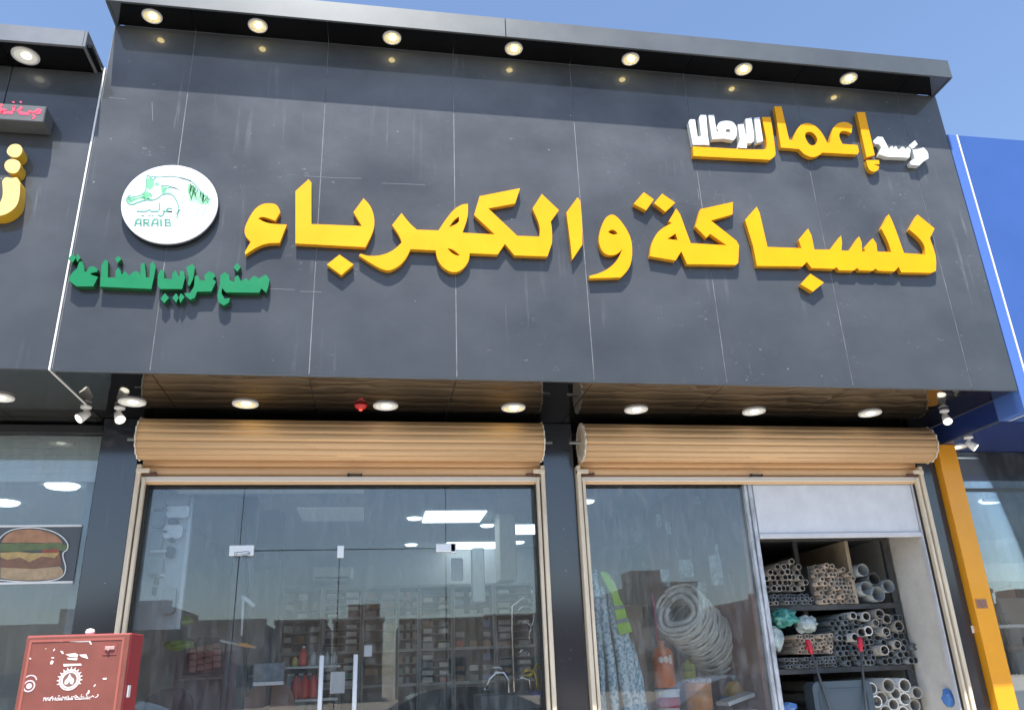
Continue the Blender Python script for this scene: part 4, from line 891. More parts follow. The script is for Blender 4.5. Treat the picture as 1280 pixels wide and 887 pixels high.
tt, q, zb, zt = can(829, 859, 803, 7.12, .088, 'orange can with a white emblem standing on the white bucket', 'spray_can', 'can', [M_or, M_or], 'bottle')
b = MB()
for dx, rr in ((-.045, .021), (.0, .022)):
    pts = [(q.x+dx+rr*math.cos(a), zb+(zt-zb)*.62+rr*1.25*math.sin(a)) for a in [i*PI/7 for i in range(14)]]; b.prism([pts], 7.12-.092, 7.12-.060)
b.prism([[(q.x+.028, zb+.19), (q.x+.05, zb+.19), (q.x+.05, zb+.26), (q.x+.028, zb+.26)]], 7.12-.090, 7.12-.055)
b.build('emblem_print', mat('pale_orange_print', (.85, .70, .60), .5), tt)
can(874, 895, 848, 7.08, .115, 'orange paint tub with a speckled white lid right of the orange can', 'paint_tub', 'tub', [M_orl, mat('speckled_lid', (.62, .46, .40), .5, var=.7, vscale=45), M_orl], 'bucket')
can(861, 852, 825, 7.35, .06, 'yellow bottle behind the orange paint tub', 'bottle', 'bottle', [mat('yellow_pack', (.55, .50, .03), .4), mat('green_yellow_pack', (.40, .42, .05), .4)], 'bottle')
q = at(918, 862, 7.25); t = thing('bag_of_fittings', q, 'orange yellow bag tied at the top beside the duct coil', 'bag')
crumple(q, .085, (1, .9, .9), 4, 3, .14).build('bag', mat('orange_yellow_bag', (.80, .45, .12), .4, coat=.3), t)
MB().cyl((q.x, q.y, q.z+.07), (q.x, q.y, q.z+.12), .012, .03, n=8).build('knot', M_bagc, t)
q = at(905, 874, 7.2); tag(crumple(q, .05, (1.4, 1, .6), 6, 2).build('blue_parts_bag', mat('blue_parts', (.06, .09, .22), .4), None, origin=q), 'dark blue bag of small parts under the orange yellow bag', 'bag')
# white boards at an angle
for p0, p1, w, lab in (((903, 879), (966, 856), .030, 'white plastic trunking board leaning across the table by the door frame'), ((908, 893), (966, 886), .05, 'white flat board lying lowest on the table by the door frame')):
    a = at(*p0, 7.0); c = at(*p1, 7.12); d = (c-a).normalized(); n = Vector((0, 0, 1)); n = (n-d*n.dot(d)).normalized(); f = d.cross(n)
    b = MB(); vs = []
    for e in (a, c):
        for u, v in ((-1, -1), (1, -1), (1, 1), (-1, 1)): vs.append(e+n*w*.5*u+f*v*.09)
    b.add(vs, [(0, 1, 2, 3), (7, 6, 5, 4), (0, 4, 5, 1), (1, 5, 6, 2), (2, 6, 7, 3), (3, 7, 4, 0)]); tag(b.build('trunking_board', M_lwhite, None, origin=a), lab, 'board')
# corrugated duct coil
p0 = at(848, 762, 7.12); p1 = at(897, 812, 7.62); ax = (p1-p0); d = ax.normalized(); a = d.orthogonal().normalized(); c = d.cross(a)
pts = []; NT = 27; ST = 28; M_duct = mat('grey_duct', (.76, .74, .66), .4, var=.22, vscale=20)
for i in range(NT*ST+1):
    u = i/(NT*ST); th = 2*PI*i/ST; R = .235+.012*math.sin(i*.31)+.006*math.sin(i*1.7)
    pts.append(p0+ax*u+(a*math.cos(th)+c*math.sin(th))*R)
t = thing('duct_coil', p0, 'grey coiled flexible corrugated duct lying tilted behind the right window', 'duct coil')
MB().tube(pts, .0150, n=6).build('corrugated_hose', M_duct, t)
for rr_ in (.19, .13): MB().tube([p0+d*.02+(a*math.cos(x)+c*math.sin(x))*(rr_+.015*math.sin(x*3)) for x in [i*.3 for i in range(20)]], .024, n=8).build('inner_hose', M_duct, t)
MB().tube([p0+a*.26+d*.1, p0+a*.275+d*.3, p0+a*.26+d*.5], .008, n=6).build('tie', M_clear, t)
q = at(816, 790, 7.25); tag(MB().tube([at(815, 742, 7.25), at(818, 760, 7.25), at(821, 800, 7.25)], .012, n=8).build('pink_hose', mat('pink_plastic', (.55, .12, .18), .4), None, origin=q), 'thin pink red hose end left of the duct coil', 'hose')
q = at(795, 800, 7.7); tag(MB().box(q.x-.17, q.x+.16, 7.7, 7.95, 1.06, at(795, 755, 7.7).z, b=.01).build('cardboard_box', mat('cardboard', (.30, .20, .11), .8, var=.1), None, origin=(q.x, 7.8, 1.06)), 'tall brown cardboard box behind the green vest', 'box')
# long patterned sleeves (wrapped insulation) leaning by the cream rail
M_slv = bpy.data.materials.new('patterned_sleeve'); M_slv.use_nodes = True; n_ = M_slv.node_tree.nodes; l_ = M_slv.node_tree.links
tc = n_.new('ShaderNodeNewGeometry'); mp = n_.new('ShaderNodeMapping'); mp.inputs['Scale'].default_value = (34, 10, 26); mp.inputs['Rotation'].default_value = (0, .35, 0); vo = n_.new('ShaderNodeTexNoise'); vo.inputs['Scale'].default_value = 1.3; vo.inputs['Detail'].default_value = 3
wv = n_.new('ShaderNodeTexWave'); wv.inputs['Scale'].default_value = .35; wv.inputs['Distortion'].default_value = 6; wv.inputs['Detail'].default_value = 3; wv.bands_direction = 'Z'
cr = n_.new('ShaderNodeValToRGB'); cr.color_ramp.elements[0].position = .43; cr.color_ramp.elements[0].color = (.24, .42, .52, 1); cr.color_ramp.elements[1].position = .53; cr.color_ramp.elements[1].color = (.72, .84, .90, 1)
mu = n_.new('ShaderNodeMath'); mu.operation = 'ADD'; m2 = n_.new('ShaderNodeMath'); m2.operation = 'MULTIPLY'; m2.inputs[1].default_value = .5
l_.new(tc.outputs['Position'], mp.inputs[0]); l_.new(mp.outputs[0], vo.inputs[0]); l_.new(mp.outputs[0], wv.inputs[0]); l_.new(vo.outputs[0], cr.inputs[0]); l_.new(cr.outputs[0], n_['Principled BSDF'].inputs['Base Color']); n_['Principled BSDF'].inputs['Roughness'].default_value = .35
sl = [((743, 712), (755, 900), .030, 'leftmost of the leaning pale blue patterned sleeves beside the cream rail'), ((751, 733), (772, 900), .036, 'second from the left of the leaning pale blue patterned sleeves'), ((763, 735), (789, 900), .042, 'third from the left of the leaning pale blue patterned sleeves, under the vest'), ((776, 762), (801, 900), .040, 'fourth from the left of the leaning pale blue patterned sleeves'), ((789, 802), (810, 900), .034, 'rightmost and shortest of the leaning pale blue patterned sleeves')]
for i, (p0, p1, r, lab) in enumerate(sl):
    a = at(*p0, 6.86+.02*i); e = at(*p1, 6.83); d = (e-a).normalized(); f = a+d*((a.z-.03)/(-d.z)); f.y = max(f.y, 6.76)
    b = MB(); K_ = 12; b.tube([a.lerp(f, k/K_)+Vector((.006*math.sin(k*2.1+i), 0, 0)) for k in range(K_+1)], [r*(.75 if k == 0 else 1+.06*math.sin(k*1.7+i)) for k in range(K_+1)], n=12)
    tag(b.build('wrapped_sleeve', M_slv, None, origin=(f.x, f.y, .03)), lab, 'pipe insulation', 'patterned sleeves leaning in the right window')
q = at(784, 801, 6.9); tag(crumple(q, .03, (1, 1, .8), 2, 2).build('pink_wrapper', MATS['pink_plastic'], None, origin=q), 'small pink wrapper tied over the shortest patterned sleeve', 'wrapper')
# vest
V = frame(730, 700, 120/569); Yv = 6.80
ve = thing('safety_vest', at(765, 750, Yv), 'lime green safety vest with grey bands hanging in the right window', 'safety vest')
def Vp(*p): return to_plane(list(p), V, Yv)
M_lime = mat('lime_fabric', (.42, .72, .05), .7, var=.18, vscale=10); M_refl = mat('grey_reflective_band', (.26, .30, .28), .4)
def cloth(loop, y, th, name, m, par):
    """panel with shallow folds"""
    b = MB(); b.prism([loop], y, y+th); o = b.build(name, m, par); return o
cloth(Vp((95,75),(120,60,s),(150,85,s),(185,140),(215,230),(235,262),(180,270),(165,200),(140,160),(120,120)), Yv, .02, 'fabric', M_lime, ve)
cloth(Vp((180,270),(235,262),(242,283),(184,292)), Yv-.004, .022, 'reflective_band', M_refl, ve)
cloth(Vp((182,292),(242,283),(256,338),(190,352)), Yv, .02, 'fabric', M_lime, ve)
cloth(Vp((190,352),(256,338),(266,362),(196,378)), Yv-.004, .022, 'reflective_band', M_refl, ve)
cloth(Vp((196,378),(266,362),(288,422),(212,440)), Yv, .02, 'fabric', M_lime, ve)
# clear wrapped goods hanging on the partition
M_hang = mat('clear_blister_pack', (.42, .46, .46), .3, coat=.4, var=.35, vscale=14)
hp = [(912, 688, 30, 14, 'pale flat pack hanging highest beside the door frame'), (858, 710, 14, 18, 'pale square pack hanging on the red brown partition'), (833, 722, 9, 18, 'narrow pale pack hanging above the duct coil'), (874, 742, 16, 24, 'white crumpled bag hanging behind the duct coil'), (900, 712, 20, 30, 'wide cluster of clear packs hanging near the door frame'), (926, 720, 18, 40, 'tall clear pack bundle hanging against the door frame'), (872, 625, 6, 8, 'tiny pale tag on the upper partition'), (902, 633, 8, 10, 'small pink white pack high on the partition'), (903, 652, 8, 10, 'small pink white pack just below the highest one'), (824, 650, 4, 14, 'thin pale tag on the left part of the partition'), (836, 660, 4, 12, 'thin pale tag right of the other thin tag')]
for i, (px, py, w, h, lab) in enumerate(hp):
    Y = 7.35+.1*(i % 4); q = at(px, py, Y); sx = w*.0045; sz = h*.0045; rnd = random.Random(i)
    b = MB(); N = 9
    vs = []; fs = []
    for r_ in range(N):
        for c_ in range(5):
            vs.append((q.x+(c_/4-.5)*2*sx*(1+.12*rnd.uniform(-1, 1)), Y-.025*math.sin(c_/4*PI)+rnd.uniform(-.012, .012), q.z+(r_/(N-1)-.5)*2*sz))
    for r_ in range(N-1):
        for c_ in range(4): k = r_*5+c_; fs.append((k, k+1, k+6, k+5))
    b.add(vs, fs); b.box(q.x-sx, q.x+sx, Y+.013, Y+.025, q.z-sz, q.z+sz)
    tag(b.build('hanging_pack', M_hang, None, origin=q), lab, 'hanging pack', 'packs hanging in the right window')
q0 = at(935, 735, 7.3)
for k in range(9):
    x = at(921+k*3.2, 770, 7.15+.02*(k % 3)); top = at(918+k*3.2, 735, 7.15); bot = at(926+k*3.0, 786+(k % 3)*4, 7.15)
    tag(MB().tube([top, (top+bot)/2+Vector((.006*(-1)**k, 0, 0)), bot], .010, n=8).build('hanging_hose', mat('milky_hose', (.50, .54, .47), .35), None, origin=top), 'thin milky plastic tube in the bundle hanging beside the door frame', 'tube', 'milky tubes hanging beside the door frame')

# ------------------------------------------------------------------ inside the main room (behind the glass doors)
def ceil_at(px, py, z=3.35): return onz(px, py, z)
for px, py, w, d_, lab in ((567, 645, .36, .36, 'square led ceiling panel seen left of the hanging white box'), (658, 661, .34, .36, 'square led ceiling panel seen at the right edge of the glass front'), (590, 681, .40, .3, 'flat led ceiling panel seen just above the right door fitting'), (340, 612, .9, .10, 'long white tube lamp along the top of the left glass front'), (415, 642, .36, .4, 'square unlit-looking ceiling panel above the glass doors')):
    p = ceil_at(px, py); o = MB().box(p.x-w, p.x+w, p.y-d_, p.y+d_, 3.335, 3.349, b=.004).build('ceiling_panel', M_led if 'square led' in lab or 'flat' in lab else mat('dim_panel', (.5, .58, .6), .5, emit=.08), None, origin=(p.x, p.y, 3.35)); tag(o, lab, 'ceiling lamp')
for px, py, lab in ((518, 647, 'tiny round ceiling lamp left of the square led panel'), (609, 656, 'tiny round ceiling lamp between the led panel and the hanging white box'), (514, 680, 'tiny round ceiling lamp lowest and left above the door line'), (648, 677, 'tiny round ceiling lamp low at the right of the hanging white box'), (733, 626, 'tiny round ceiling lamp at the left edge of the right window')):
    p = ceil_at(px, py); tag(MB().lathe([(.0001, -.02), (.075, -.02), (.09, -.004), (.09, 0)], (p.x, p.y, 3.349), n=16).build('ceiling_lamp', M_led, None, origin=(p.x, p.y, 3.35)), lab, 'ceiling lamp', 'small round ceiling lamps in the main room')
def block(px0, py0, px1, py1, Y, d, m, name, lab, cat, bev=.01, group=None):
    a = at(px0, (py0+py1)/2, Y); c = at(px1, (py0+py1)/2, Y); zt = at((px0+px1)/2, py0, Y).z; zb = at((px0+px1)/2, py1, Y).z
    o = MB().box(a.x, c.x, Y, Y+d, zb, zt, b=bev).build(name, m, None, origin=((a.x+c.x)/2, Y+d/2, zb)); return tag(o, lab, cat, group)
M_pale = mat('pale_cabinet', (.60, .62, .56), .5, var=.05)
block(624, 625, 645, 725, 9.6, .35, M_pale, 'hanging_cabinet', 'tall pale box hanging from the ceiling near the right end of the glass front', 'cabinet')
block(591, 684, 606, 752, 10.2, .2, mat('pale_blue_board', (.50, .58, .62), .5), 'display_board', 'narrow pale blue board left of the hanging pale box', 'board')
block(564, 697, 579, 725, 8.6, .02, mat('pale_sheet', (.62, .68, .70), .5), 'poster', 'small pale poster under the right door fitting', 'poster')
t = thing('air_conditioner', at(417, 713, 11.8), 'long white wall air conditioner high on the back wall behind the doors', 'air conditioner')
a = at(388, 713, 11.8); c = at(441, 713, 11.8); zt = at(415, 704, 11.8).z; zb = at(415, 722, 11.8).z
MB().box(a.x, c.x, 12.1, 12.45, zb, zt, b=.03).build('body', M_white, t); MB().box(a.x+.05, c.x-.05, 12.085, 12.099, zb+.02, zb+.05).build('vent', M_dark, t)
# wall units with goods along the back wall
M_unit = mat('grey_shelf_unit', (.33, .36, .37), .6); M_unitd = mat('dark_shelf_back', (.10, .11, .12), .7)
goods_m = [mat('white_carton', (.62, .63, .62), .5), mat('grey_carton', (.30, .31, .32), .5), mat('brown_carton', (.30, .19, .12), .6), mat('blue_carton', (.12, .17, .34), .5), mat('red_carton', (.40, .07, .05), .5), mat('green_carton', (.10, .26, .16), .5), mat('yellow_carton', (.55, .42, .10), .5)]
uz = [at(480, 733, 12).z, at(480, 771, 12).z, at(480, 813, 12).z, 1.45, 1.0, .5]
uxs = [at(x, 760, 12.0).x for x in (352, 403, 453, 497, 524, 566, 618, 668)]
names = ['leftmost', 'second from the left', 'third from the left', 'fourth from the left', 'fifth from the left', 'sixth from the left', 'rightmost']
random.seed(21)
GM = []
for m in goods_m: GM.append(MB().box(-.5, .5, -.5, .5, 0, 1).build('tmp', m).data)
for o in [o for o in bpy.data.objects if o.name.startswith('tmp')]: bpy.data.objects.remove(o)
for i in range(7):
    x0, x1 = uxs[i]+.01, uxs[i+1]-.01
    t = thing('shelf_unit', ((x0+x1)/2, 12.2, 0), f'{names[i]} of the grey shelf units along the back wall', 'shelf unit', 'shelf units along the back wall')
    for z in uz: MB().box(x0, x1, 12.0, 12.45, z-.018, z+.018).build('shelf_board', M_unit, t)
    for x in (x0, x1): MB().box(x-.018, x+.018, 11.99, 12.45, .03, uz[0]+.02).build('side_panel', M_unit, t)
    MB().box(x0+.02, x1-.02, 12.451, 12.47, .03, uz[0]).build('back_panel', M_unitd if i % 2 else M_unit, t)
    for s_, (zt, zb) in enumerate(zip(uz[:3], uz[1:4])):
        rows = 4 if i in (1, 4, 6) else 3; cols = 2 if i in (1, 2, 4, 6) else 3; kind = (0, 0, 2, 1, 0, 3, 0)[i]
        for r_ in range(rows):
            zz = zb+.02+(zt-zb-.05)*r_/rows; hh = (zt-zb)/rows*.55
            if r_ and kind != 3: MB().box(x0+.02, x1-.02, 12.05, 12.44, zz-.012, zz-.004).build('shelf_board', M_unit, t)
            for c_ in range(cols):
                if random.random() < .2: continue
                o = bpy.data.objects.new('goods_carton', GM[random.choice((kind, kind, kind, 1, 1, 2, random.randrange(7)))]); COL.objects.link(o)
                w = (x1-x0)/cols*random.uniform(.5, .7); o.location = (x0+(x1-x0)*(c_+.5)/cols, 12.15, zz); o.scale = (w, .16, hh*random.uniform(.7, 1.1))
                tag(o, f'small carton in the {names[i]} back wall shelf unit, {("top", "middle", "lower")[s_]} bay', 'carton', 'small cartons on the back wall shelves')
# white wall display with bathroom fixtures, left end
Yd = 7.02
db = thing('display_board', (-1.55, Yd, 1.5), 'tall pale display board with bathroom fixtures at the left end of the glass front', 'display board')
x1 = at(234, 660, Yd).x; zb = at(215, 786, Yd).z
MB().box(-1.84, x1, Yd, Yd+.03, zb, 3.04).build('board', mat('pale_display_sheet', (.52, .57, .60), .45, var=.08), db)
MB().box(x1+.002, x1+.03, Yd-.02, Yd+.04, zb, 3.04).build('edge_rail', mat('pale_rail', (.66, .70, .72), .4), db)
Dm = frame(160, 600, 140/776)
def fixture(x, y, w, h, m, nm, dep=.07):
    q = at(*Dm((x, y)), Yd-dep); return MB().prism([rrect(q.x, q.z, w, h, min(w, h)*.6)], Yd-dep, Yd-.001).build(nm, m, db)
M_cer = mat('ceramic', (.74, .76, .76), .2, coat=.3); M_cerg = mat('grey_ceramic', (.30, .33, .35), .3)
for x, y, w, h, m, nm in ((220,130,.055,.075,M_cerg,'basin'), (345,135,.085,.05,M_cerg,'basin'), (345,215,.09,.05,M_cer,'cistern'), (205,260,.05,.075,M_cerg,'basin'), (310,355,.075,.055,M_cer,'cistern'), (310,285,.035,.022,M_black,'tap_fitting'), (300,408,.022,.015,M_black,'tap_fitting'), (290,495,.030,.045,M_black,'tap_fitting'), (190,410,.05,.08,M_cerg,'basin'), (185,600,.06,.07,M_cerg,'basin'), (190,690,.012,.030,M_black,'tap_fitting'), (178,765,.012,.030,M_black,'tap_fitting'), (280,830,.05,.10,M_cerg,'basin'), (250,355,.022,.012,M_cer,'tap_fitting'), (200,655,.05,.010,M_cer,'soap_shelf'), (215,210,.07,.010,M_cer,'soap_shelf'), (215,490,.07,.010,M_cer,'soap_shelf')):
    fixture(x, y, w, h, m, nm)
# dark strip, black cable and white bracket by the left door seam
block(285, 620, 312, 900, 7.9, .12, mat('dark_profile', (.10, .115, .125), .5), 'profile_strip', 'dark vertical profile strip behind the left door seam', 'profile')
q = at(302, 660, 7.2); tag(MB().tube([at(297, 700, 7.2), at(300, 655, 7.2), at(305, 622, 7.2), at(307, 655, 7.2), at(308, 700, 7.2), at(310, 740, 7.2), at(305, 800, 7.2), at(309, 870, 7.2)], .014, n=8).build('black_cable', M_black, None, origin=q), 'black cable looped from above behind the left door fitting', 'cable')
t = thing('wall_bracket', at(303, 745, 7.1), 'white angled bracket hanging under the left door fitting', 'bracket')
MB().tube([at(302, 794, 7.1), at(304, 746, 7.1)], .010, n=6).build('upright', M_lwhite, t); a = at(303, 745, 7.1); c = at(318, 757, 7.1); MB().tube([a, c], .017, n=6).build('arm', M_lwhite, t)
t = thing('brush', at(290, 803, 7.1), 'small tool with an orange pointed handle under the white bracket', 'brush')
MB().tube([at(275, 800, 7.1), at(297, 805, 7.1)], .009, n=8).build('shaft', M_pale, t); MB().tube([at(297, 804, 7.1), at(308, 806, 7.1), at(320, 809, 7.1)], [.012, .017, .005], n=8).build('handle', mat('orange_handle', (.80, .36, .10), .4), t)
for px, py, r, lab in ((227, 776, .07, 'upper yellow green bag below the display board'), (225, 805, .08, 'lower yellow green bag below the display board')):
    q = at(px, py, 7.5); tag(crumple(q, r, (1.5, 1, .55), px, 2).build('green_bag', mat('yellow_green_film', (.30, .42, .05), .4, coat=.3), None, origin=q), lab, 'bag', 'yellow green bags')
t = thing('goods_basket', at(255, 822, 7.8), 'dark rack of small brown packs left of the door', 'basket')
for r_ in range(4):
    for c_ in range(4):
        q = at(241+c_*10, 812+r_*8-c_*2.0, 7.8); MB().box(q.x-.032, q.x+.032, 7.8, 7.86, q.z-.026, q.z+.022, b=.006).build('pack', mat('brown_pack', (.24, .10, .07), .5, var=.3), t)
q = at(256, 820, 7.87); MB().box(q.x-.17, q.x+.17, 7.87, 7.89, q.z-.15, q.z+.16).build('back_plate', M_dark, t)
# counter and the gondola shelf with bottles
t = thing('service_counter', (-.9, 8.4, 0), 'long pale glass topped service counter seen through the glass front', 'counter')
za = at(300, 844, 8.4).z
MB().box(-1.75, -.55, 8.4, 9.0, za-.02, za, b=.004).build('counter_top', mat('pale_counter_edge', (.55, .58, .58), .3), t); MB().box(-1.7, -.6, 8.43, 8.97, .03, za-.021).build('counter_base', mat('blue_grey_front', (.20, .25, .28), .5), t)
gz = at(380, 832, 7.9).z
t = thing('bottle_shelf', (-.45, 7.95, 0), 'narrow shelf with bottles on top behind the left glass door', 'shelf')
gx0, gx1 = at(355, 832, 7.9).x, at(425, 832, 7.9).x; gz2 = at(385, 873, 7.9).z
for z in (gz, gz2, .9, .5): MB().box(gx0, gx1, 7.88, 8.2, z-.02, z).build('shelf_board', mat('pale_shelf_edge', (.45, .47, .46), .5), t)
for x in (gx0, gx1): MB().box(x-.01, x+.01, 7.88, 8.2, .03, gz-.021).build('side_panel', M_dark, t)
def bottle(px, z, h, r, m, cap, lab, grp):
    x = at(px, 840, 7.95).x; t = thing('bottle', (x, 7.95, z), lab, 'bottle', grp)
    MB().lathe([(r*.95, 0), (r, .008), (r, h*.62), (r*.75, h*.74), (r*.36, h*.84), (r*.36, h*.9)], (x, 7.95, z), n=14).build('body', m, t)
    MB().lathe([(r*.42, h*.9), (r*.42, h), (.0001, h)], (x, 7.95, z), n=12).build('cap', cap, t)
M_rb = mat('red_bottle', (.55, .05, .04), .35); M_cb = mat('clear_bottle', (.38, .42, .42), .2, coat=.5)
bottle(378, gz+.001, .17, .036, M_rb, M_lwhite, 'red bottle with a big white cap on the top board', 'bottles on the bottle shelf')
bottle(368, gz+.001, .09, .030, mat('yellow_jar', (.50, .42, .12), .4), M_rb, 'small yellow jar left of the red bottle', 'bottles on the bottle shelf')
for k, px in enumerate((391, 400, 408, 417)): bottle(px, gz+.001, .12-.01*(k % 2), .030, M_cb, M_cb, f'clear bottle {("just right of the red bottle", "second right of the red bottle", "left of the door handle", "by the left door handle")[k]}', 'bottles on the bottle shelf')
for k, px in enumerate((371, 382, 393)): bottle(px, gz2+.001, .22, .040, M_rb, M_black, f'dark capped red bottle on the lower board, {("left", "middle", "right")[k]} of three', 'red bottles on the lower board')
block(413, 839, 431, 866, 7.0, .01, M_lwhite, 'paper_notice', 'white paper notice between the two door handles', 'notice', 0)
block(455, 806, 465, 820, 6.702, .004, M_lwhite, 'paper_label', 'small white paper label stuck on the right glass door', 'label', 0)
t = thing('picture_box', at(337, 842, 7.4), 'grey box with a white lower edge standing above the round chair back', 'box')
a = at(317, 842, 7.4); c = at(355, 842, 7.4); zt = at(336, 828, 7.4).z; zb = at(336, 856, 7.4).z
MB().box(a.x, c.x, 7.4, 7.5, zb+.03, zt, b=.003).build('panel', mat('blue_grey_print', (.13, .18, .23), .4, var=.5, vscale=14), t); MB().box(a.x, c.x, 7.395, 7.5, zb, zb+.029, b=.003).build('edge', M_lwhite, t)
MB().box((a.x+c.x)/2-.02, (a.x+c.x)/2+.02, 7.42, 7.48, .03, zb).build('stand', M_dark, t)
for px, py, w, h, m, lab in ((338, 862, .20, .24, mat('brown_leather', (.22, .12, .09), .5), 'brown round backed chair below the grey picture box'), (212, 868, .19, .20, mat('dark_chair', (.03, .04, .05), .5), 'dark rounded office chair at the left of the counter')):
    Y = 7.6; q = at(px, py, Y); zc_ = q.z; t = thing('chair', (q.x, Y, 0), lab, 'chair')
    MB().prism([rrect(q.x, zc_-h*.75, w, h, w*.8)], Y, Y+.07).build('backrest', m, t); MB().box(q.x-w, q.x+w, Y+.08, Y+.5, .42, .50, b=.03).build('seat', m, t)
    MB().cyl((q.x, Y+.28, .08), (q.x, Y+.28, .419), .03).build('column', M_dark, t)
    MB().box(q.x-.03, q.x+.03, Y+.03, Y+.09, .40, zc_-h*1.4).build('back_support', M_dark, t)
    for k in range(5):
        an = 2*PI*k/5; MB().cyl((q.x, Y+.28, .09), (q.x+.27*math.cos(an), Y+.28+.27*math.sin(an), .05), .018, n=8).build('leg', M_dark, t)
# taps and shower fittings at the right end of the glass front
def fitting(pts, r, Y, m, name, lab, cat, parts=()):
    P_ = [at(x, y, Y) for x, y in pts]; t = thing(name, P_[-1], lab, cat, 'taps and shower fittings at the right of the glass front')
    MB().tube(P_, r, n=8).build('pipe', m, t)
    for (x, y), rr, hh in parts:
        q = at(x, y, Y); MB().lathe([(rr*.5, hh), (rr, hh*.3), (rr, 0), (.0001, 0)], q, n=14).build('head', m, t)
fitting([(657, 744), (654, 747), (640, 757), (640, 790), (642, 840), (644, 900)], .012, 7.0, mat('copper_chrome', (.70, .60, .52), .2, .9), 'shower_column', 'tall slim shower column with an angled top left of the cream rail', 'shower')
fitting([(606, 860), (612, 848), (620, 840), (630, 840), (636, 850), (637, 900)], .013, 7.0, M_chrome, 'kitchen_tap', 'chrome swan neck tap below the flat spout', 'tap', (((606, 862), .018, .03),))
fitting([(608, 833), (625, 834), (635, 841)], .010, 7.1, M_chrome, 'flat_spout', 'flat chrome spout above the swan neck tap', 'tap')
fitting([(652, 841), (660, 836), (668, 838), (671, 850), (671, 866)], .012, 7.0, M_brass, 'brass_tap', 'curved brass tap left of the tallest brass tap', 'tap')
fitting([(655, 845), (664, 843), (672, 830), (678, 836), (677, 866)], .014, 7.02, mat('yellow_brass', (.80, .62, .05), .3, .6), 'brass_tap', 'tallest yellow brass tap next to the cream rail', 'tap')
fitting([(646, 848), (654, 846), (662, 849), (663, 866)], .012, 6.98, M_chrome, 'chrome_tap', 'low chrome tap left of the brass taps', 'tap')
fitting([(645, 765), (652, 758), (662, 757), (668, 762), (667, 775), (662, 790), (661, 806)], .007, 6.98, M_chrome, 'hand_shower', 'chrome hand shower hose curl beside the slim column', 'shower', (((664, 752), .03, .02), ((665, 741), .02, .05)))
fitting([(650, 778), (658, 776), (664, 782), (663, 792)], .008, 6.98, M_chrome, 'shower_bracket', 'small chrome bracket under the shower hose curl', 'bracket')
fitting([(647, 818), (652, 812), (660, 813)], .010, 6.98, M_chrome, 'wall_tap', 'small chrome wall tap above the brass taps', 'tap', (((661, 818), .02, .03),))
block(664, 863, 680, 870, 6.95, .12, mat('blue_box', (.07, .08, .30), .5), 'blue_box', 'blue box under the brass taps', 'box')
block(600, 866, 690, 887, 6.96, .4, M_unitd, 'tap_stand', 'dark display stand below the taps at the right of the glass front', 'stand')

def split_loose(o):
    """give every separate piece of a mesh its own object"""
    me = o.data; par = list(range(len(me.vertices)))
    def find(a):
        while par[a] != a: par[a] = par[par[a]]; a = par[a]
        return a
    for e in me.edges: par[find(e.vertices[0])] = find(e.vertices[1])
    g_ = {}
    for p in me.polygons: g_.setdefault(find(p.vertices[0]), []).append(p)
    if len(g_) < 2: return
    base = o.name.split('.')[0]
    for ps in g_.values():
        ids = sorted({v for p in ps for v in p.vertices}); mp_ = {v: i for i, v in enumerate(ids)}
        m_ = bpy.data.meshes.new(base); m_.from_pydata([me.vertices[v].co[:] for v in ids], [], [[mp_[v] for v in p.vertices] for p in ps])
        for q_ in me.materials: m_.materials.append(q_)
        m_.polygons.foreach_set('material_index', [p.material_index for p in ps]); m_.polygons.foreach_set('use_smooth', [p.use_smooth for p in ps])
        c_ = bpy.data.objects.new(base, m_); COL.objects.link(c_); c_.parent = o.parent; c_.location = o.location
    bpy.data.objects.remove(o)
for o in [o for o in bpy.data.objects if o.type == 'MESH' and o.parent and o.name.split('.')[0] in ('canopy_mitre', 'logo_print', 'script', 'paint_scrap', 'emblem_print', 'canopy_end', 'sliding_frame', 'lintel_rail', 'badge_print', 'sticker_print', 'fitting_print', 'window_sill', 'roll_end', 'side_wall', 'room_wall', 'plaster_wall', 'wall', 'latch', 'edge_trim')]:
    split_loose(o)

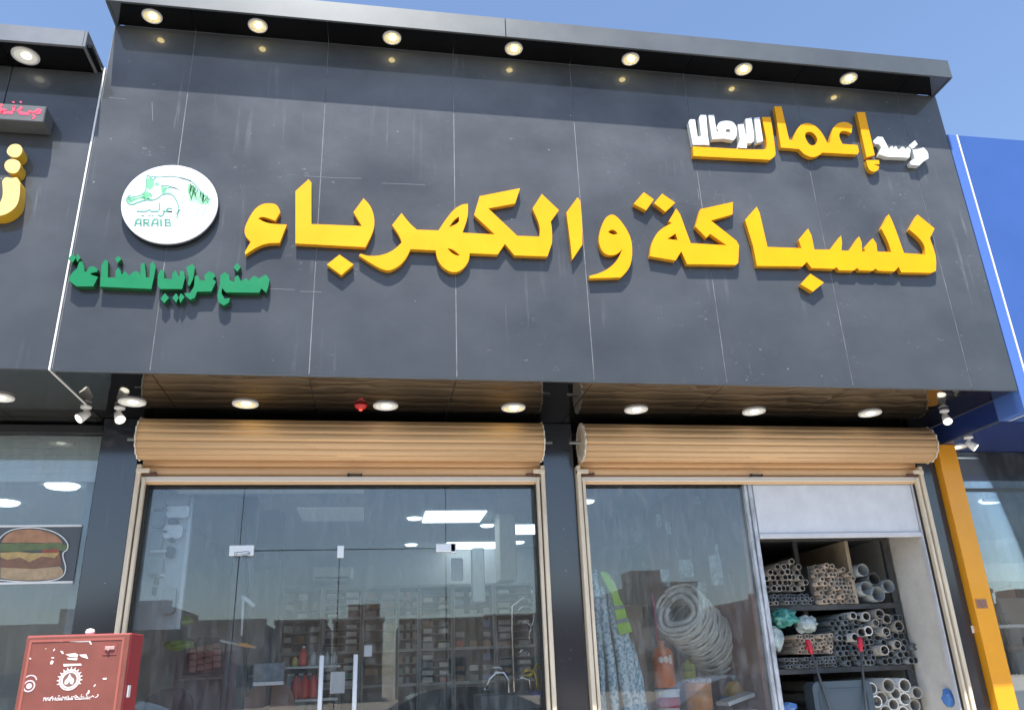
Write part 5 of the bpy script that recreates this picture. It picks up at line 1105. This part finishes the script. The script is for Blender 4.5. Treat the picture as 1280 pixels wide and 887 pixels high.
# ------------------------------------------------------------------ across the street (seen mirrored in the glass)
random.seed(5)
def ordinal(n): return f'{n}{"th" if 10 < n % 100 < 14 else {1: "st", 2: "nd", 3: "rd"}.get(n % 10, "th")}'
bc = [(.42, .27, .16), (.46, .36, .25), (.34, .22, .14), (.50, .42, .33), (.30, .20, .13)]
x = -62; k = 0
while x < 75:
    w = random.uniform(3.5, 10); h = random.choice((4.4, 4.8, 5.2, 5.6, 6.0, 6.5, 6.9)); y = -46-random.uniform(0, 5)
    t = thing('street_building', (x+w/2, y-5, -.1), f'{("brown", "sandy", "dark brown", "pale", "dark")[k % 5]} low building across the street, {ordinal(k+1)} counted from the west', 'building', 'low buildings across the street')
    m = mat(f'render_wall_{k % 5}', bc[k % 5], .9, var=.12, vscale=.6)
    MB().box(x, x+w-.3, y-10, y, -.16, h).build('wall', m, t); MB().box(x-.1, x+w-.2, y-.25, y+.1, h, h+.35).build('parapet', m, t)
    if random.random() < .5: q = x+random.uniform(1, w-3); MB().box(q, q+2.4, y-5, y-2.5, h, h+1.5).build('roof_room', m, t)
    n = int(w/2.4); src = None
    for f_ in range(2 if h > 5.2 else 1):
        for i in range(n):
            xx = x+1.2+i*2.2
            if xx+1.2 > x+w-.6: continue
            MB().box(xx, xx+1.2, y+.001, y+.05, 1.1+f_*3, 2.5+f_*3).build('window', mat('far_window', (.03, .035, .04), .2), t)
    x += w+random.choice((0, 0, .2, .8)); k += 1
def car(cx, cy, label, colr):
    t = thing('parked_car', (cx, cy, -.15), label, 'car', 'cars mirrored in the shop glass')
    z0 = -.15; m = mat('car_paint_'+colr[0], colr[1], .25, coat=.8); gl = mat('car_glass', (.01, .012, .014), .05)
    prof = [(-2.2, .45), (-2.25, .75), (-2.05, .92), (-1.3, 1.0), (-.65, 1.42, 1), (.1, 1.5, 1), (.9, 1.44, 1), (1.75, 1.05), (2.15, .98), (2.25, .7), (2.2, .4), (1.75, .35), (1.6, .62, 1), (1.35, .68, 1), (1.05, .62, 1), (.95, .32), (-1.0, .32), (-1.1, .62, 1), (-1.4, .68, 1), (-1.65, .62, 1), (-1.8, .35)]
    L = [(cx+p[0], z0+p[1]) for p in smooth_loop(prof)]
    MB().prism([L], cy-.85, cy+.85).build('body', m, t)
    for s_ in (-1, 1):
        wl = [(cx-1.15, z0+1.0), (cx-.55, z0+1.36), (cx+.1, z0+1.43), (cx+.85, z0+1.37), (cx+1.45, z0+1.04)]
        a_, c_ = sorted((cy+s_*.851, cy+s_*.86)); MB().prism([wl], a_, c_).build('side_window', gl, t)
        for wx in (-1.38, 1.32):
            w_ = MB().cyl((cx+wx, cy+s_*.66, z0+.32), (cx+wx, cy+s_*.87, z0+.32), .32, n=20).build('wheel', M_black, t)
            MB().cyl((cx+wx, cy+s_*.871, z0+.32), (cx+wx, cy+s_*.88, z0+.32), .19, n=16).build('rim', M_chrome, w_)
car(1.5, -3.4, 'dark parked car behind the camera mirrored low in the glass doors', ('dark', (.02, .022, .026)))
car(7.2, -3.5, 'grey parked car behind the camera mirrored low at the right of the glass front', ('grey', (.16, .17, .18)))
car(-5.0, -3.3, 'brown parked car behind the camera mirrored low at the left', ('brown', (.10, .06, .05)))
